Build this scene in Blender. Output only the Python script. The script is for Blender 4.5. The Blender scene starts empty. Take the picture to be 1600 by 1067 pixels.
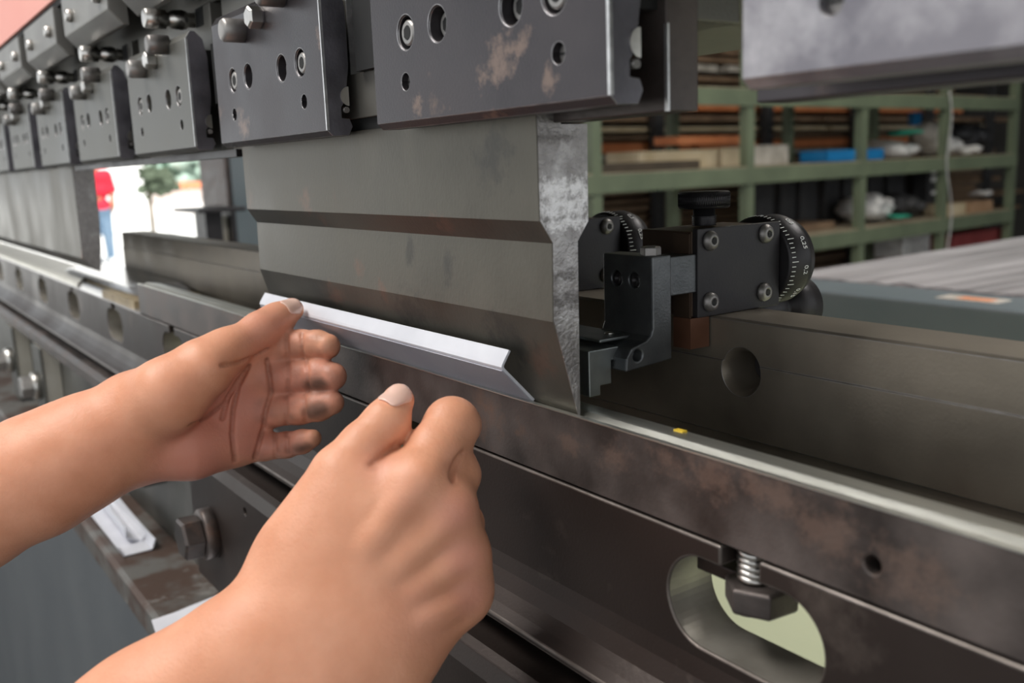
import bpy, bmesh, math, random
import numpy as np
from mathutils import Vector, Matrix
R = math.radians
random.seed(4)
S = bpy.context.scene
ZF = 1.25                                   # height of the clamp plates' lower edge above the hall floor

# ------------------------------------------------------------------ camera
F = 1500.0
CX = (0.57246386, 0.81907873, -0.03735194)  # camera right in place axes (x along the machine, y to its back, z up)
CY = (-0.12664413, 0.13333775, 0.98294573)  # camera up
CZ = (0.81009036, -0.5579705, 0.18006255)   # camera back
CP = Vector((0.37093825, -0.1910565, -0.01917273))
cd = bpy.data.cameras.new('camera'); cam = bpy.data.objects.new('camera', cd)
S.collection.objects.link(cam); S.camera = cam
cd.sensor_width = 36; cd.lens = F/1600*36; cd.clip_start = .01; cd.clip_end = 200
cam.matrix_world = Matrix(((CX[0], CY[0], CZ[0], CP.x), (CX[1], CY[1], CZ[1], CP.y), (CX[2], CY[2], CZ[2], CP.z+ZF), (0, 0, 0, 1)))
cd.dof.use_dof = True; cd.dof.focus_distance = .43; cd.dof.aperture_fstop = 5.6*2

# ------------------------------------------------------------------ world, lamps, exposure
w = bpy.data.worlds.new('world'); S.world = w; w.use_nodes = True
wn = w.node_tree
bg = wn.nodes['Background']; bg.inputs[0].default_value = (.93, .97, 1, 1); bg.inputs[1].default_value = .85
S.view_settings.view_transform = 'Standard'; S.view_settings.look = 'None'
S.view_settings.exposure = 0.35; S.view_settings.gamma = 1; S.view_settings.use_curve_mapping = False

def area(name, loc, target, size, power, col=(1, 1, 1)):
    l = bpy.data.lights.new(name, 'AREA'); l.shape = 'RECTANGLE'; l.size, l.size_y = size
    l.energy = power; l.color = col
    o = bpy.data.objects.new(name, l); S.collection.objects.link(o)
    o.location = Vector(loc)+Vector((0, 0, ZF))
    o.rotation_euler = (Vector(target)-Vector(loc)).to_track_quat('-Z', 'Y').to_euler()
    return o
area('unseen_hall_light', (-.8, -1.2, 2.2), (-.1, 0, 0), (2.2, .6), 62, (1, .97, .93))
area('unseen_hall_light', (2.3, .5, 1.7), (0, .1, -.1), (1.2, .5), 38, (1, .96, .92))
area('unseen_hall_light', (-1.8, 5.0, 2.75), (-3, 5.5, -.5), (2.5, 1), 34, (1, .93, .82))
area('unseen_hall_light', (.4, 2.6, 2.75), (0, 1.5, -1), (2.0, .6), 48, (1, .97, .93))  # lamp added to brighten the pale green cover behind the slot
sl = bpy.data.lights.new('sun', 'SUN'); sl.energy = 5.0; sl.angle = .01; sl.color = (1, .97, .92)
so = bpy.data.objects.new('sun', sl); S.collection.objects.link(so)
so.rotation_euler = Vector((-.62, .12, -.78)).to_track_quat('-Z', 'Y').to_euler()   # high sun over the hall roof: it reaches the yard only

# ------------------------------------------------------------------ materials
def material(name, c1, c2=None, metal=0, rough=.5, scale=30, bump=0, bscale=None, c3=None, c3cut=.62, stretch=(1, 1, 1), spec=.5,
             sss=0, rvar=0, c3scale=9, detail=6, contrast=.18):
    m = bpy.data.materials.new(name); m.use_nodes = True
    nt = m.node_tree; b = nt.nodes['Principled BSDF']; N = nt.nodes.new; L = nt.links.new
    b.inputs['Metallic'].default_value = metal; b.inputs['Roughness'].default_value = rough
    b.inputs['Specular IOR Level'].default_value = spec
    if sss:
        b.inputs['Subsurface Weight'].default_value = sss; b.inputs['Subsurface Scale'].default_value = .004
        b.inputs['Subsurface Radius'].default_value = (1, .35, .2)
    geo = N('ShaderNodeNewGeometry'); mp = N('ShaderNodeMapping'); mp.inputs['Scale'].default_value = stretch
    L(geo.outputs['Position'], mp.inputs['Vector'])
    n1 = N('ShaderNodeTexNoise'); n1.inputs['Scale'].default_value = scale; n1.inputs['Detail'].default_value = detail
    L(mp.outputs[0], n1.inputs['Vector'])
    col = None
    if c2:
        r = N('ShaderNodeValToRGB'); r.color_ramp.elements[0].position = .5-contrast; r.color_ramp.elements[1].position = .5+contrast
        r.color_ramp.elements[0].color = (*c1, 1); r.color_ramp.elements[1].color = (*c2, 1)
        L(n1.outputs['Fac'], r.inputs[0]); col = r.outputs[0]
        if c3:
            n3 = N('ShaderNodeTexNoise'); n3.inputs['Scale'].default_value = c3scale; n3.inputs['Detail'].default_value = 9
            n3.inputs['Roughness'].default_value = .65
            L(mp.outputs[0], n3.inputs['Vector'])
            r3 = N('ShaderNodeValToRGB'); r3.color_ramp.elements[0].position = c3cut; r3.color_ramp.elements[1].position = c3cut+.1
            L(n3.outputs['Fac'], r3.inputs[0])
            mx = N('ShaderNodeMix'); mx.data_type = 'RGBA'
            L(r3.outputs[0], mx.inputs[0]); L(col, mx.inputs[6]); mx.inputs[7].default_value = (*c3, 1)
            col = mx.outputs[2]
        L(col, b.inputs['Base Color'])
    else:
        b.inputs['Base Color'].default_value = (*c1, 1)
    if rvar:
        ma = N('ShaderNodeMapRange'); ma.inputs[1].default_value = .3; ma.inputs[2].default_value = .7
        ma.inputs[3].default_value = rough-rvar; ma.inputs[4].default_value = rough+rvar
        L(n1.outputs['Fac'], ma.inputs[0]); L(ma.outputs[0], b.inputs['Roughness'])
    if bump:
        nb = N('ShaderNodeTexNoise'); nb.inputs['Scale'].default_value = bscale or scale*8; nb.inputs['Detail'].default_value = 3
        L(mp.outputs[0], nb.inputs['Vector'])
        bp = N('ShaderNodeBump'); bp.inputs['Strength'].default_value = bump; bp.inputs['Distance'].default_value = .0004
        L(nb.outputs['Fac'], bp.inputs['Height']); L(bp.outputs[0], b.inputs['Normal'])
    return m
g = lambda v, r=0, b=0: (v+r, v, v+b)
M = dict(
    plate=material('blued_plate_steel', (.040, .036, .040), (.092, .083, .089), .7, .38, 18, .25, 900, (.26, .185, .15), .62, rvar=.14, c3scale=18, contrast=.22),
    plateend=material('plate_end_steel', (.13, .125, .14), (.21, .20, .225), .7, .42, 60, .3, 700, rvar=.1),
    wornlitedge=material('worn_lit_bevel', (.20, .195, .20), (.42, .41, .42), .85, .35, 160),
    holderedge=material('holder_worn_bevel', (.10, .085, .075), (.19, .165, .15), .7, .4, 80),
    body=material('clamp_body_steel', (.13, .125, .11), (.20, .19, .17), .6, .45, 14, .2, 700, rvar=.1),
    bright=material('bright_steel', (.55, .53, .5), (.78, .76, .72), 1, .28, 60, .1, 600),
    edge=material('worn_lit_edge_steel', (.5, .5, .5), (.75, .75, .75), .9, .35, 200),
    punch=material('punch_steel', (.070, .064, .052), (.150, .139, .116), .75, .42, 16, .2, 600, (.20, .115, .085), .64, stretch=(1, 1, .6), rvar=.1, c3scale=22),
    punchend=material('ground_end_steel', (.26, .245, .24), (.36, .34, .335), .85, .4, 260, .8, 700, (.52, .5, .5), .56, contrast=.2, c3scale=28),
    dietop=material('die_top_steel', (.55, .55, .50), (.78, .78, .72), .9, .3, 90, .15, 500, stretch=(.15, 1, 1)),
    die=material('die_steel', (.048, .040, .037), (.155, .128, .118), .55, .42, 34, .25, 700, (.19, .12, .09), .60, rvar=.1, c3scale=18),
    holder=material('holder_steel', (.028, .020, .017), (.040, .029, .025), .5, .4, 10, .2, 700, (.10, .08, .068), .60, rvar=.08, c3scale=14),
    slotwall_lit=material('lit_slot_wall_steel', (.22, .20, .17), (.36, .34, .30), .6, .4, 40, .2),  # paler than the holder: light on the slot walls put into the colour
    barlight=material('pale_ground_steel', (.72, .70, .62), (.85, .83, .76), .3, .35, 20),
    sheen=material('aluminium_sheet', (.80, .80, .82), (.92, .92, .94), .85, .25, 12),
    rail=material('rail_steel', (.15, .125, .098), (.29, .25, .20), .6, .44, 16, .2, 700, rvar=.08),
    black=material('black_oxide', (.022, .02, .022), (.035, .032, .034), .5, .4, 40, .15, 900, rvar=.06),
    blackmatt=material('dark_void_steel', (.012, .012, .012), (.02, .02, .02), .2, .7, 40),
    screw=material('screw_steel', (.20, .19, .18), (.32, .30, .29), .75, .42, 90),
    ring=material('socket_head_steel', (.3, .29, .28), (.42, .4, .38), .7, .45, 120),
    shimlit=material('lit_brown_shim_steel', (.13, .055, .03), (.19, .085, .05), .35, .5, 60, .1),
    brownblock=material('brown_block_steel', (.045, .028, .018), (.08, .05, .033), .4, .45, 40),
    finger=material('gauge_finger_steel', (.09, .095, .10), (.14, .145, .15), .75, .38, 80, .3, 900),
    fingerfoot=material('gauge_foot_steel', (.2, .22, .22), (.34, .36, .36), .85, .35, 60),
    zinc=material('white_galvanised_sheet', (.66, .67, .72), (.74, .75, .80), .15, .38, 40),
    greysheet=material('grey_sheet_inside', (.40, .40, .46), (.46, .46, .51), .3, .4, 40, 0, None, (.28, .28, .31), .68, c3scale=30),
    salmon=material('salmon_paint', (.90, .36, .29), (.93, .41, .33), 0, .5, 3),
    light=material('light_machined_steel', (.48, .45, .38), (.62, .59, .52), .55, .4, 20, c3=(.30, .24, .18), c3cut=.6),
    grey=material('machined_grey_steel', (.10, .10, .09), (.17, .165, .15), .7, .42, 16, .2, 500),
    wedge=material('wedge_block_steel', (.20, .19, .175), (.29, .28, .26), .6, .42, 16, .1, 500),
    rustledge=material('rusty_ledge', (.13, .125, .115), (.075, .045, .033), .25, .5, 26, .4, 300, (.21, .20, .185), .58, contrast=.08, c3scale=20),
    bluegrey=material('blue_grey_paint', (.085, .095, .105), (.11, .12, .128), .1, .45, 6, 0, None, (.09, .09, .09), .72, c3scale=28),
    dustgrey=material('steel_blue_paint', (.115, .15, .165), (.14, .175, .19), .1, .45, 8),
    wrap=material('plastic_wrap', (.20, .195, .20), (.46, .45, .46), .1, .35, 5, .9, 16, stretch=(7, .35, 1)),
    green=material('green_rack_paint', (.125, .155, .10), (.175, .215, .135), 0, .5, 4),
    shelfwood=material('shelf_board', (.30, .25, .17), (.44, .38, .28), 0, .7, 8, stretch=(4, 1, 4)),
    plank=material('brown_board', (.16, .10, .06), (.27, .18, .11), 0, .7, 6),
    cream=material('cream_board', (.45, .36, .22), (.62, .53, .37), 0, .7, 6),
    orange=material('orange_board', (.62, .20, .07), (.72, .27, .11), 0, .6, 6),
    darkgrey=material('dark_drum', (.03, .03, .033), (.05, .05, .052), 0, .6, 6),
    darkwood=material('dark_timber', (.05, .038, .025), (.08, .06, .04), 0, .7, 6),
    blue=material('blue_plastic', (.01, .17, .42), (.012, .21, .5), 0, .4, 6),
    teal=material('teal_plastic', (.02, .33, .22), (.03, .42, .28), 0, .5, 6),
    bag=material('crumpled_white_plastic', (.42, .42, .42), (.72, .72, .70), 0, .45, 22, .8, 40, (.18, .18, .19), .6),
    cloth=material('grimy_white_cloth', (.36, .33, .28), (.58, .55, .49), 0, .8, 12, .6, 30, (.15, .13, .11), .62),
    blackcloth=material('black_plastic', (.015, .015, .018), (.03, .03, .033), 0, .5, 10),
    card=material('cardboard', (.30, .18, .10), (.38, .24, .14), 0, .8, 10),
    red=material('dark_red_crate', (.20, .03, .03), (.28, .05, .05), 0, .6, 6),
    yellow=material('yellow_paint', (.75, .50, .03), (.8, .56, .05), 0, .6, 30),
    white=material('white_plastic', (.75, .75, .73), (.82, .82, .8), 0, .5, 5),
    wallw=material('white_render', (.86, .86, .84), (.9, .9, .88), 0, .8, 3),
    concrete=material('pale_concrete', (.80, .80, .78), (.88, .88, .86), 0, .85, 1.2),
    floorm=material('workshop_floor', (.10, .10, .10), (.15, .15, .145), 0, .5, 2),
    hallwall=material('dim_hall_wall', (.07, .065, .06), (.1, .095, .09), 0, .8, 2),
    ceilm=material('hall_ceiling', (.5, .5, .5), (.56, .56, .55), 0, .9, 2),
    palegreen=material('pale_green_paint', (.52, .57, .38), (.58, .63, .43), 0, .6, 3),
    leaf=material('tree_leaves', (.05, .07, .04), (.10, .13, .085), 0, .8, 3),
    hedge=material('pale_foliage', (.28, .42, .34), (.5, .62, .55), 0, .8, 1.2),
    terracotta=material('terracotta_tile', (.75, .22, .10), (.8, .28, .14), 0, .7, 3),
    trunk=material('tree_bark', (.12, .09, .06), (.18, .14, .1), 0, .8, 9),
    shirt=material('red_shirt_cloth', (.55, .012, .035), (.62, .018, .045), 0, .8, 6),
    jeans=material('blue_jeans_cloth', (.08, .15, .24), (.17, .25, .34), 0, .8, 4),
    skinbg=material('brown_skin', (.30, .14, .08), (.36, .18, .1), 0, .6, 6),
    hair=material('black_hair', (.015, .012, .01), None, 0, .6),
    nail=material('fingernail', (.80, .50, .40), (.86, .56, .47), 0, .3, 60, sss=.1),
    platefarlit=material('daylit_far_plate_steel', (.085, .083, .073), (.15, .147, .132), .6, .42, 10, .2, 700, rvar=.08),  # daylight reflected by the far plates, put into a lighter base colour
    brass=material('ochre_steel', (.22, .17, .10), (.36, .28, .16), .4, .5, 40),
)

# ------------------------------------------------------------------ mesh helpers (coordinates: place axes, z = 0 at the clamp plates' lower edge)
def link(o): S.collection.objects.link(o)
def tagp(o, label, cat, group=None, kind=None):
    if label: o['label'] = label
    if cat: o['category'] = cat
    if group: o['group'] = group
    if kind: o['kind'] = kind
    return o
def thing(name, base, label, cat, group=None):
    o = bpy.data.objects.new(name, None); link(o); o.empty_display_size = .02
    o.location = (base[0], base[1], base[2]+ZF)
    bpy.context.view_layer.update()
    return tagp(o, label, cat, group)
def root_of(p):
    while p.parent: p = p.parent
    return p
def onY(px, py, y0):
    d = pix(px, py, 1)-CP; return CP+d*((y0-CP.y)/d.y)
def pix(px, py, D):                         # a point at distance D along the viewing axis
    x = (px-800)/F; y = -(py-533.5)/F
    return CP+D*(Vector(CX)*x+Vector(CY)*y-Vector(CZ))
class MB:
    def __init__(s): s.v = []; s.f = []; s.sm = []
    def add(s, vs, fs, smooth=False):
        n = len(s.v); s.v += [tuple(v) for v in vs]; s.f += [tuple(i+n for i in f) for f in fs]; s.sm += [smooth]*len(fs); return s
    def box(s, a, b):
        x0, x1 = sorted((a[0], b[0])); y0, y1 = sorted((a[1], b[1])); z0, z1 = sorted((a[2], b[2]))
        return s.add([(x0,y0,z0),(x1,y0,z0),(x1,y1,z0),(x0,y1,z0),(x0,y0,z1),(x1,y0,z1),(x1,y1,z1),(x0,y1,z1)],
                     [(0,3,2,1),(4,5,6,7),(0,1,5,4),(1,2,6,5),(2,3,7,6),(3,0,4,7)])
    def prism(s, prof, x0, x1, axis=0, smooth=False):
        # prof: 2D outline; axis 0 -> (y,z) swept along x, 1 -> (x,z) along y, 2 -> (x,y) along z
        def p(u, v, t): return (t, u, v) if axis == 0 else (u, t, v) if axis == 1 else (u, v, t)
        n = len(prof)
        vs = [p(u, v, x0) for u, v in prof]+[p(u, v, x1) for u, v in prof]
        fs = [tuple(range(n))[::-1], tuple(range(n, 2*n))]
        s.add(vs, fs)
        k = len(s.v)-2*n
        for i in range(n):
            s.f.append((k+i, k+(i+1) % n, k+n+(i+1) % n, k+n+i)); s.sm.append(smooth)
        return s
    def lathe(s, p0, d, prof, seg=32, smooth=True, phase=0):
        # prof: (distance along axis, radius)
        d = Vector(d).normalized(); a = d.orthogonal().normalized()
        if abs(d.z) < .9: a = (Vector((0, 0, 1))-d*d.z).normalized()
        b = d.cross(a); p0 = Vector(p0); vs = []
        for t, r in prof:
            for k in range(seg):
                an = 2*math.pi*(k+phase)/seg
                vs.append(p0+d*t+(a*math.cos(an)+b*math.sin(an))*r)
        fs = []
        for i in range(len(prof)-1):
            for k in range(seg):
                k2 = (k+1) % seg
                fs.append((i*seg+k, i*seg+k2, (i+1)*seg+k2, (i+1)*seg+k))
        s.add(vs, fs, smooth)
        s.add(vs[:seg], [tuple(range(seg))[::-1]]); s.add(vs[-seg:], [tuple(range(seg))])
        return s
    def cyl(s, a, b, r, seg=32, r2=None, bev=0, smooth=True, phase=0):
        a = Vector(a); b = Vector(b); L = (b-a).length; r2 = r if r2 is None else r2
        pr = [(0, r), (L, r2)] if not bev else [(0, r-bev), (bev, r), (L-bev, r2), (L, r2-bev)]
        return s.lathe(a, b-a, pr, seg, smooth, phase)
    def tube(s, pts, r, seg=8):
        pts = [Vector(p) for p in pts]; vs = []; fs = []
        for i, p in enumerate(pts):
            d = (pts[min(i+1, len(pts)-1)]-pts[max(i-1, 0)]).normalized(); a = d.orthogonal().normalized()
            ref = Vector((0, 0, 1)) if abs(d.z) < .9 else Vector((0, 1, 0))
            a = (ref-d*ref.dot(d)).normalized(); b = d.cross(a)
            for k in range(seg):
                an = 2*math.pi*k/seg; vs.append(p+(a*math.cos(an)+b*math.sin(an))*r)
        for i in range(len(pts)-1):
            for k in range(seg):
                k2 = (k+1) % seg; fs.append((i*seg+k, i*seg+k2, (i+1)*seg+k2, (i+1)*seg+k))
        s.add(vs, fs, True); s.add(vs[:seg], [tuple(range(seg))[::-1]]); s.add(vs[-seg:], [tuple(range(seg))]); return s
    def ball(s, c, r, sc=(1, 1, 1), seg=20, rings=12, jit=0, rot=None):
        vs = []; fs = []; c = Vector(c)
        for i in range(rings+1):
            th = math.pi*i/rings
            for k in range(seg):
                ph = 2*math.pi*k/seg
                q = Vector((math.sin(th)*math.cos(ph)*sc[0], math.sin(th)*math.sin(ph)*sc[1], math.cos(th)*sc[2]))*r
                if jit and 0 < i < rings: q *= 1+jit*random.uniform(-1, 1)
                if rot: q = rot @ q
                vs.append(c+q)
        for i in range(rings):
            for k in range(seg):
                k2 = (k+1) % seg; fs.append((i*seg+k, (i+1)*seg+k, (i+1)*seg+k2, i*seg+k2))
        return s.add(vs, fs, True)
    def mesh(s, name, off):
        me = bpy.data.meshes.new(name)
        me.from_pydata([(v[0]-off[0], v[1]-off[1], v[2]-off[2]) for v in s.v], [], s.f)
        for p, sm in zip(me.polygons, s.sm): p.use_smooth = sm
        bm = bmesh.new(); bm.from_mesh(me)
        bmesh.ops.remove_doubles(bm, verts=bm.verts, dist=1e-6)
        bmesh.ops.recalc_face_normals(bm, faces=bm.faces); bm.to_mesh(me); bm.free()
        return me
def bool_cut(me, cutter_mb, off):
    a = bpy.data.objects.new('a', me); link(a)
    cm = cutter_mb.mesh('cutter', off); b = bpy.data.objects.new('b', cm); link(b)
    md = a.modifiers.new('b', 'BOOLEAN'); md.object = b; md.operation = 'DIFFERENCE'; md.solver = 'EXACT'
    dg = bpy.context.evaluated_depsgraph_get(); dg.update()
    out = bpy.data.meshes.new_from_object(a.evaluated_get(dg))
    bpy.data.objects.remove(a); bpy.data.objects.remove(b); bpy.data.meshes.remove(cm)
    return out
def build(name, mb, mat, parent=None, bev=0, label=None, cat=None, group=None, kind=None, cut=None, seg=2, sub=0, smooth_all=False):
    if parent is not None:
        rt = root_of(parent); off = rt.location-Vector((0, 0, ZF))
    else:
        xs = [v[0] for v in mb.v]; ys = [v[1] for v in mb.v]; zs = [v[2] for v in mb.v]
        off = Vector(((min(xs)+max(xs))/2, (min(ys)+max(ys))/2, min(zs)))
    me = mb.mesh(name, off)
    if cut: me = bool_cut(me, cut, off); me.name = name
    o = bpy.data.objects.new(name, me); link(o)
    me.materials.clear(); me.materials.append(M[mat] if isinstance(mat, str) else mat)
    if parent is not None:
        o.parent = parent
        if root_of(parent).type != 'EMPTY' and parent.type == 'MESH' and parent.parent is None: pass
    else:
        o.location = (off.x, off.y, off.z+ZF)
    if bev:
        m = o.modifiers.new('bevel', 'BEVEL'); m.width = bev; m.segments = seg; m.limit_method = 'ANGLE'; m.angle_limit = R(35)
        m.harden_normals = False
    if smooth_all:
        for p in me.polygons: p.use_smooth = True
    if label or cat or kind or group: tagp(o, label, cat, group, kind)
    return o
def copy_tree(o, parent=None, dx=(0, 0, 0)):
    c = o.copy(); link(c)
    if parent is not None: c.parent = parent
    else: c.location = o.location+Vector(dx)
    for ch in list(o.children): copy_tree(ch, c)
    return c
def onZ(px, py, z0):
    d = pix(px, py, 1)-CP; return CP+d*((z0-CP.z)/d.z)

def stains_and_glints(m, spots, col, strength=.8, nscale=90, rough=None):
    # worn or rusty marks, and painted highlights, with a shape of their own: (centre, radius, stretch)
    nt = m.node_tree; N = nt.nodes.new; L = nt.links.new; b = nt.nodes['Principled BSDF']
    src = b.inputs['Base Color'].links[0].from_socket
    geo = N('ShaderNodeNewGeometry'); nz = N('ShaderNodeTexNoise'); nz.inputs['Scale'].default_value = nscale; nz.inputs['Detail'].default_value = 8
    nz.inputs['Roughness'].default_value = .7
    L(geo.outputs['Position'], nz.inputs['Vector']); tot = None
    for c, r, st in spots:
        su = N('ShaderNodeVectorMath'); su.operation = 'SUBTRACT'; L(geo.outputs['Position'], su.inputs[0]); su.inputs[1].default_value = (c[0], c[1], c[2]+ZF)
        mu = N('ShaderNodeMapping'); mu.inputs['Rotation'].default_value = (0, st[1], 0); mu.inputs['Scale'].default_value = (1/(r*st[0]), .2/r, 1/r)
        mu.vector_type = 'TEXTURE'; mu.inputs['Scale'].default_value = (r*st[0], r*6, r)
        L(su.outputs[0], mu.inputs[0])
        le = N('ShaderNodeVectorMath'); le.operation = 'LENGTH'; L(mu.outputs[0], le.inputs[0])
        ad = N('ShaderNodeMath'); ad.operation = 'MULTIPLY_ADD'; L(nz.outputs['Fac'], ad.inputs[0]); ad.inputs[1].default_value = -4.6; L(le.outputs['Value'], ad.inputs[2])
        mr = N('ShaderNodeMapRange'); mr.inputs[1].default_value = -1.25; mr.inputs[2].default_value = -2.1; mr.inputs[3].default_value = 0; mr.inputs[4].default_value = strength
        L(ad.outputs[0], mr.inputs[0])
        if tot is None: tot = mr.outputs[0]
        else:
            mx = N('ShaderNodeMath'); mx.operation = 'MAXIMUM'; L(tot, mx.inputs[0]); L(mr.outputs[0], mx.inputs[1]); tot = mx.outputs[0]
    mi = N('ShaderNodeMix'); mi.data_type = 'RGBA'; L(tot, mi.inputs[0]); L(src, mi.inputs[6]); mi.inputs[7].default_value = (*col, 1)
    L(mi.outputs[2], b.inputs['Base Color'])
stains_and_glints(M['plate'], [(onY(782, 92, 0), .0075, (1.9, -.5)), (onY(812, 70, 0), .004, (1.6, -.8)), (onY(857, 124, 0), .0052, (.8, 0)), (onY(652, 165, 0), .0050, (.8, 0)), (onY(765, 180, 0), .002, (3, 0)),
                    (onY(500, 62, 0), .006, (.7, 0)), (onY(380, 195, 0), .007, (1.4, .5))], (.26, .185, .15), .7, 170)
stains_and_glints(M['punch'], [(onY(478, 318, .015), .008, (.9, 0)), (onY(505, 345, .018), .006, (1, 0)), (onY(392, 320, .015), .006, (.6, 0)), (onY(598, 452, .02), .007, (.7, 0)), (onY(520, 462, .02), .007, (1.6, 0)),
                    (onY(700, 350, .018), .005, (2, 0)), (onY(560, 420, .02), .006, (1, .4)), (onY(850, 560, .027), .010, (1, 0))], (.20, .125, .095), .55, 120)
stains_and_glints(M['punch'], [(onY(790, 530, .022), .011, (1.6, .2)), (onY(640, 480, .022), .010, (2.2, .1)), (onY(700, 420, .02), .008, (.6, 0)), (onY(770, 250, .015), .012, (1, 0)), (onY(640, 390, .02), .007, (.7, 0))], (.040, .040, .040), .5, 90)
def onX(px, py, x0):
    d = pix(px, py, 1)-CP; return CP+d*((x0-CP.x)/d.x)
stains_and_glints(M['punchend'], [(onX(880, 296, .092), .0045, (1, 0)), (onX(893, 318, .092), .0035, (1, 0)), (onX(868, 330, .092), .0035, (1, 0)), (onX(880, 350, .092), .003, (1, 0))], (.85, .83, .83), .85, 260)  # paints a white specular highlight onto the ground end face
stains_and_glints(M['punchend'], [(onX(880, 470, .092), .004, (1, 0)), (onX(885, 430, .092), .003, (1, 0)), (onX(850, 215, .092), .003, (1, 0))], (.10, .09, .085), .7, 260)
stains_and_glints(M['die'], [(onY(960, 712, .0266), .007, (1.3, 0)), (onY(1110, 742, .0266), .008, (1.8, .3)), (onY(1200, 770, .0266), .008, (2, .3)), (onY(1290, 830, .0266), .009, (1.6, .2)), (onY(1040, 720, .0266), .006, (1.5, 0)),
                  (onY(1430, 900, .0266), .010, (1.5, .3)), (onY(890, 690, .0266), .006, (1.5, 0))], (.22, .150, .12), .55, 110)
# ================================================================== THE PRESS BRAKE
# ---- upper beam
t = thing('press_ram', (-.4, .1, .16), 'salmon painted ram beam of the press, seen above the clamps at upper left', 'press beam')
build('painted_panel', MB().box((-3.2, -.009, .141), (.9, .30, .8)), 'salmon', t, label='salmon pink painted panel')
build('dark_seam', MB().box((-3.2, -.006, .1352), (.9, .29, .141)), 'blackmatt', t)
build('beam_foot', MB().box((-3.2, .026, .092), (.9, .2, .1352)).box((-3.2, .037, .035), (.9, .2, .092)), 'body', t)
# the wedge blocks under the ram
def wedge_block(x0, x1):
    yf, zt, zb, zl = -.010, .135, .1045, .0935
    mb = MB()
    vs = [(x0, yf, zt), (x1, yf, zt), (x1, yf, zb), (x0, yf, zb), (x1, .000, zl), (x0, .000, zl),
          (x0, .0045, zt), (x1, .0045, zt), (x1, .0045, zl), (x0, .0045, zl)]
    fs = [(0, 3, 2, 1), (3, 5, 4, 2), (1, 2, 4, 8, 7), (0, 6, 9, 5, 3), (5, 9, 8, 4), (0, 1, 7, 6), (6, 7, 8, 9)]
    mb.add(vs, fs); return mb
for k in range(0, 12):
    x0 = -.553-.1985*(k-1)
    names = {0: 'nearest chamfered wedge block, cut by the top edge of the photo',
             1: 'whole chamfered wedge block with two white screws, largest fully seen in the row',
             2: 'chamfered wedge block second down the row behind the largest',
             3: 'chamfered wedge block third down the row, near the left photo edge',
             }
    t = thing('wedge_block', (x0+.08, 0, .093), names.get(k, 'small distant chamfered wedge block under the salmon beam'), 'clamp block', 'wedge blocks under the ram')
    build('block', wedge_block(x0, x0+.158), 'wedge', t, bev=.0008)
    for dx in (.035, .135):
        mb = MB().lathe((x0+dx, -.010, .1165), (0, -1, 0), [(0, .0052), (.0030, .0052), (.0048, .0040), (.0052, 0.001)], 20)
        build('screw', mb, 'bright', t)
        
# ---- clamps
PW = .1495
plate_prof = [(0, .066), (0, 0), (.0026, -.0026), (.0109, -.0024), (.0131, .0018), (.0117, .0052), (.0078, .0056), (.0078, .0105), (.0095, .0125),
              (.0112, .0195), (.0128, .030), (.0128, .055), (.0105, .066), (.006, .0705), (.003, .0705)]
holes = [(.0282, .0334, .0066, 1), (.0524, .0334, .0066, 2), (.1000, .0328, .0066, 2), (.1236, .0330, .0066, 1)]
small = [(.0262, .0150), (.1250, .0148)]
tmpl = None
def make_clamp():
    t = thing('punch_clamp', (PW/2, .02, -.005), None, 'punch clamp', 'punch clamps along the ram')
    cut = MB()
    for x, z, r, k in holes: cut.lathe((x, -.002, z), (0, 1, 0), [(0, r+.0022), (.0026, r-.0004), (.0095, r-.0004)], 40)
    for x, z in small: cut.lathe((x, -.002, z), (0, 1, 0), [(0, .0044), (.0022, .0034), (.008, .0034)], 28)
    o = build('clamp_plate', MB().prism(plate_prof, 0, PW), 'plate', t, bev=.0005, cut=cut)
    o.data.materials.append(M['plateend']); o.data.materials.append(M['wornlitedge']); o.modifiers[0].material = 2
    for p in o.data.polygons: p.material_index = 1 if (p.normal.x > .95 and p.center.x+o.parent.location.x > PW-.001) else 0
    for x, z, r, k in holes:
        y0 = .0008 if k == 1 else .0042
        rr = .0049
        mb = MB().lathe((x, .009, z), (0, -1, 0), [(0, rr), (.009-y0-.0006, rr), (.009-y0, rr-.0007), (.009-y0, .0028), (.009-y0-.003, .0027), (.009-y0-.0031, .0002)], 36, False)
        q = build('socket_screw', mb, 'ring', t)
        # hexagonal socket: a dark six-sided recess wall
        hx = MB().lathe((x, y0+.0030, z), (0, -1, 0), [(0, .0025), (.0031, .0029)], 6, False)
        build('hex_socket', hx, 'blackmatt', q)
    for x, z in small:
        q = build('grub_screw', MB().cyl((x, .0078, z), (x, .0026, z), .0031, 24, bev=.0004), 'screw', t)
        build('slot', MB().box((x-.0022, .0026, z-.0004), (x+.0022, .0023, z+.0004)), 'blackmatt', q)
    build('lit_edge', MB().prism([(-.0001, .0002), (-.0001, .066), (.0012, .066), (.0012, .0002)], PW-.0011, PW+.0001), 'edge', t, label='bright corner of the plate')  # lit chamfer of the corner, painted as a bright steel strip
    # spring latch seen on the end of the plate
    q = build('latch', MB().prism([(.0119, .0199)]+[(.0119-.0042*math.sin(math.pi*k/14), .0155+.0044*math.cos(math.pi*k/14)) for k in range(1, 14)]+[(.0119, .0111)], .144, .1499), 'bright', t)
    build('latch_screw', MB().cyl((.145, .0104, .0093), (.1499, .0104, .0093), .0014, 16), 'screw', q)
    return t
def clamp_body(t, x0, x1, near):
    mb = MB().prism([(.0225, -.0047), (.036, -.0047), (.036, .0915), (.0225, .0915)], x0, x1)
    build('clamp_body', mb, 'body', t, bev=.0006)
    build('body_recess', MB().box((x0+.002, .0129, .026), (x1-.004, .0224, .062)), 'blackmatt', t)
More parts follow.
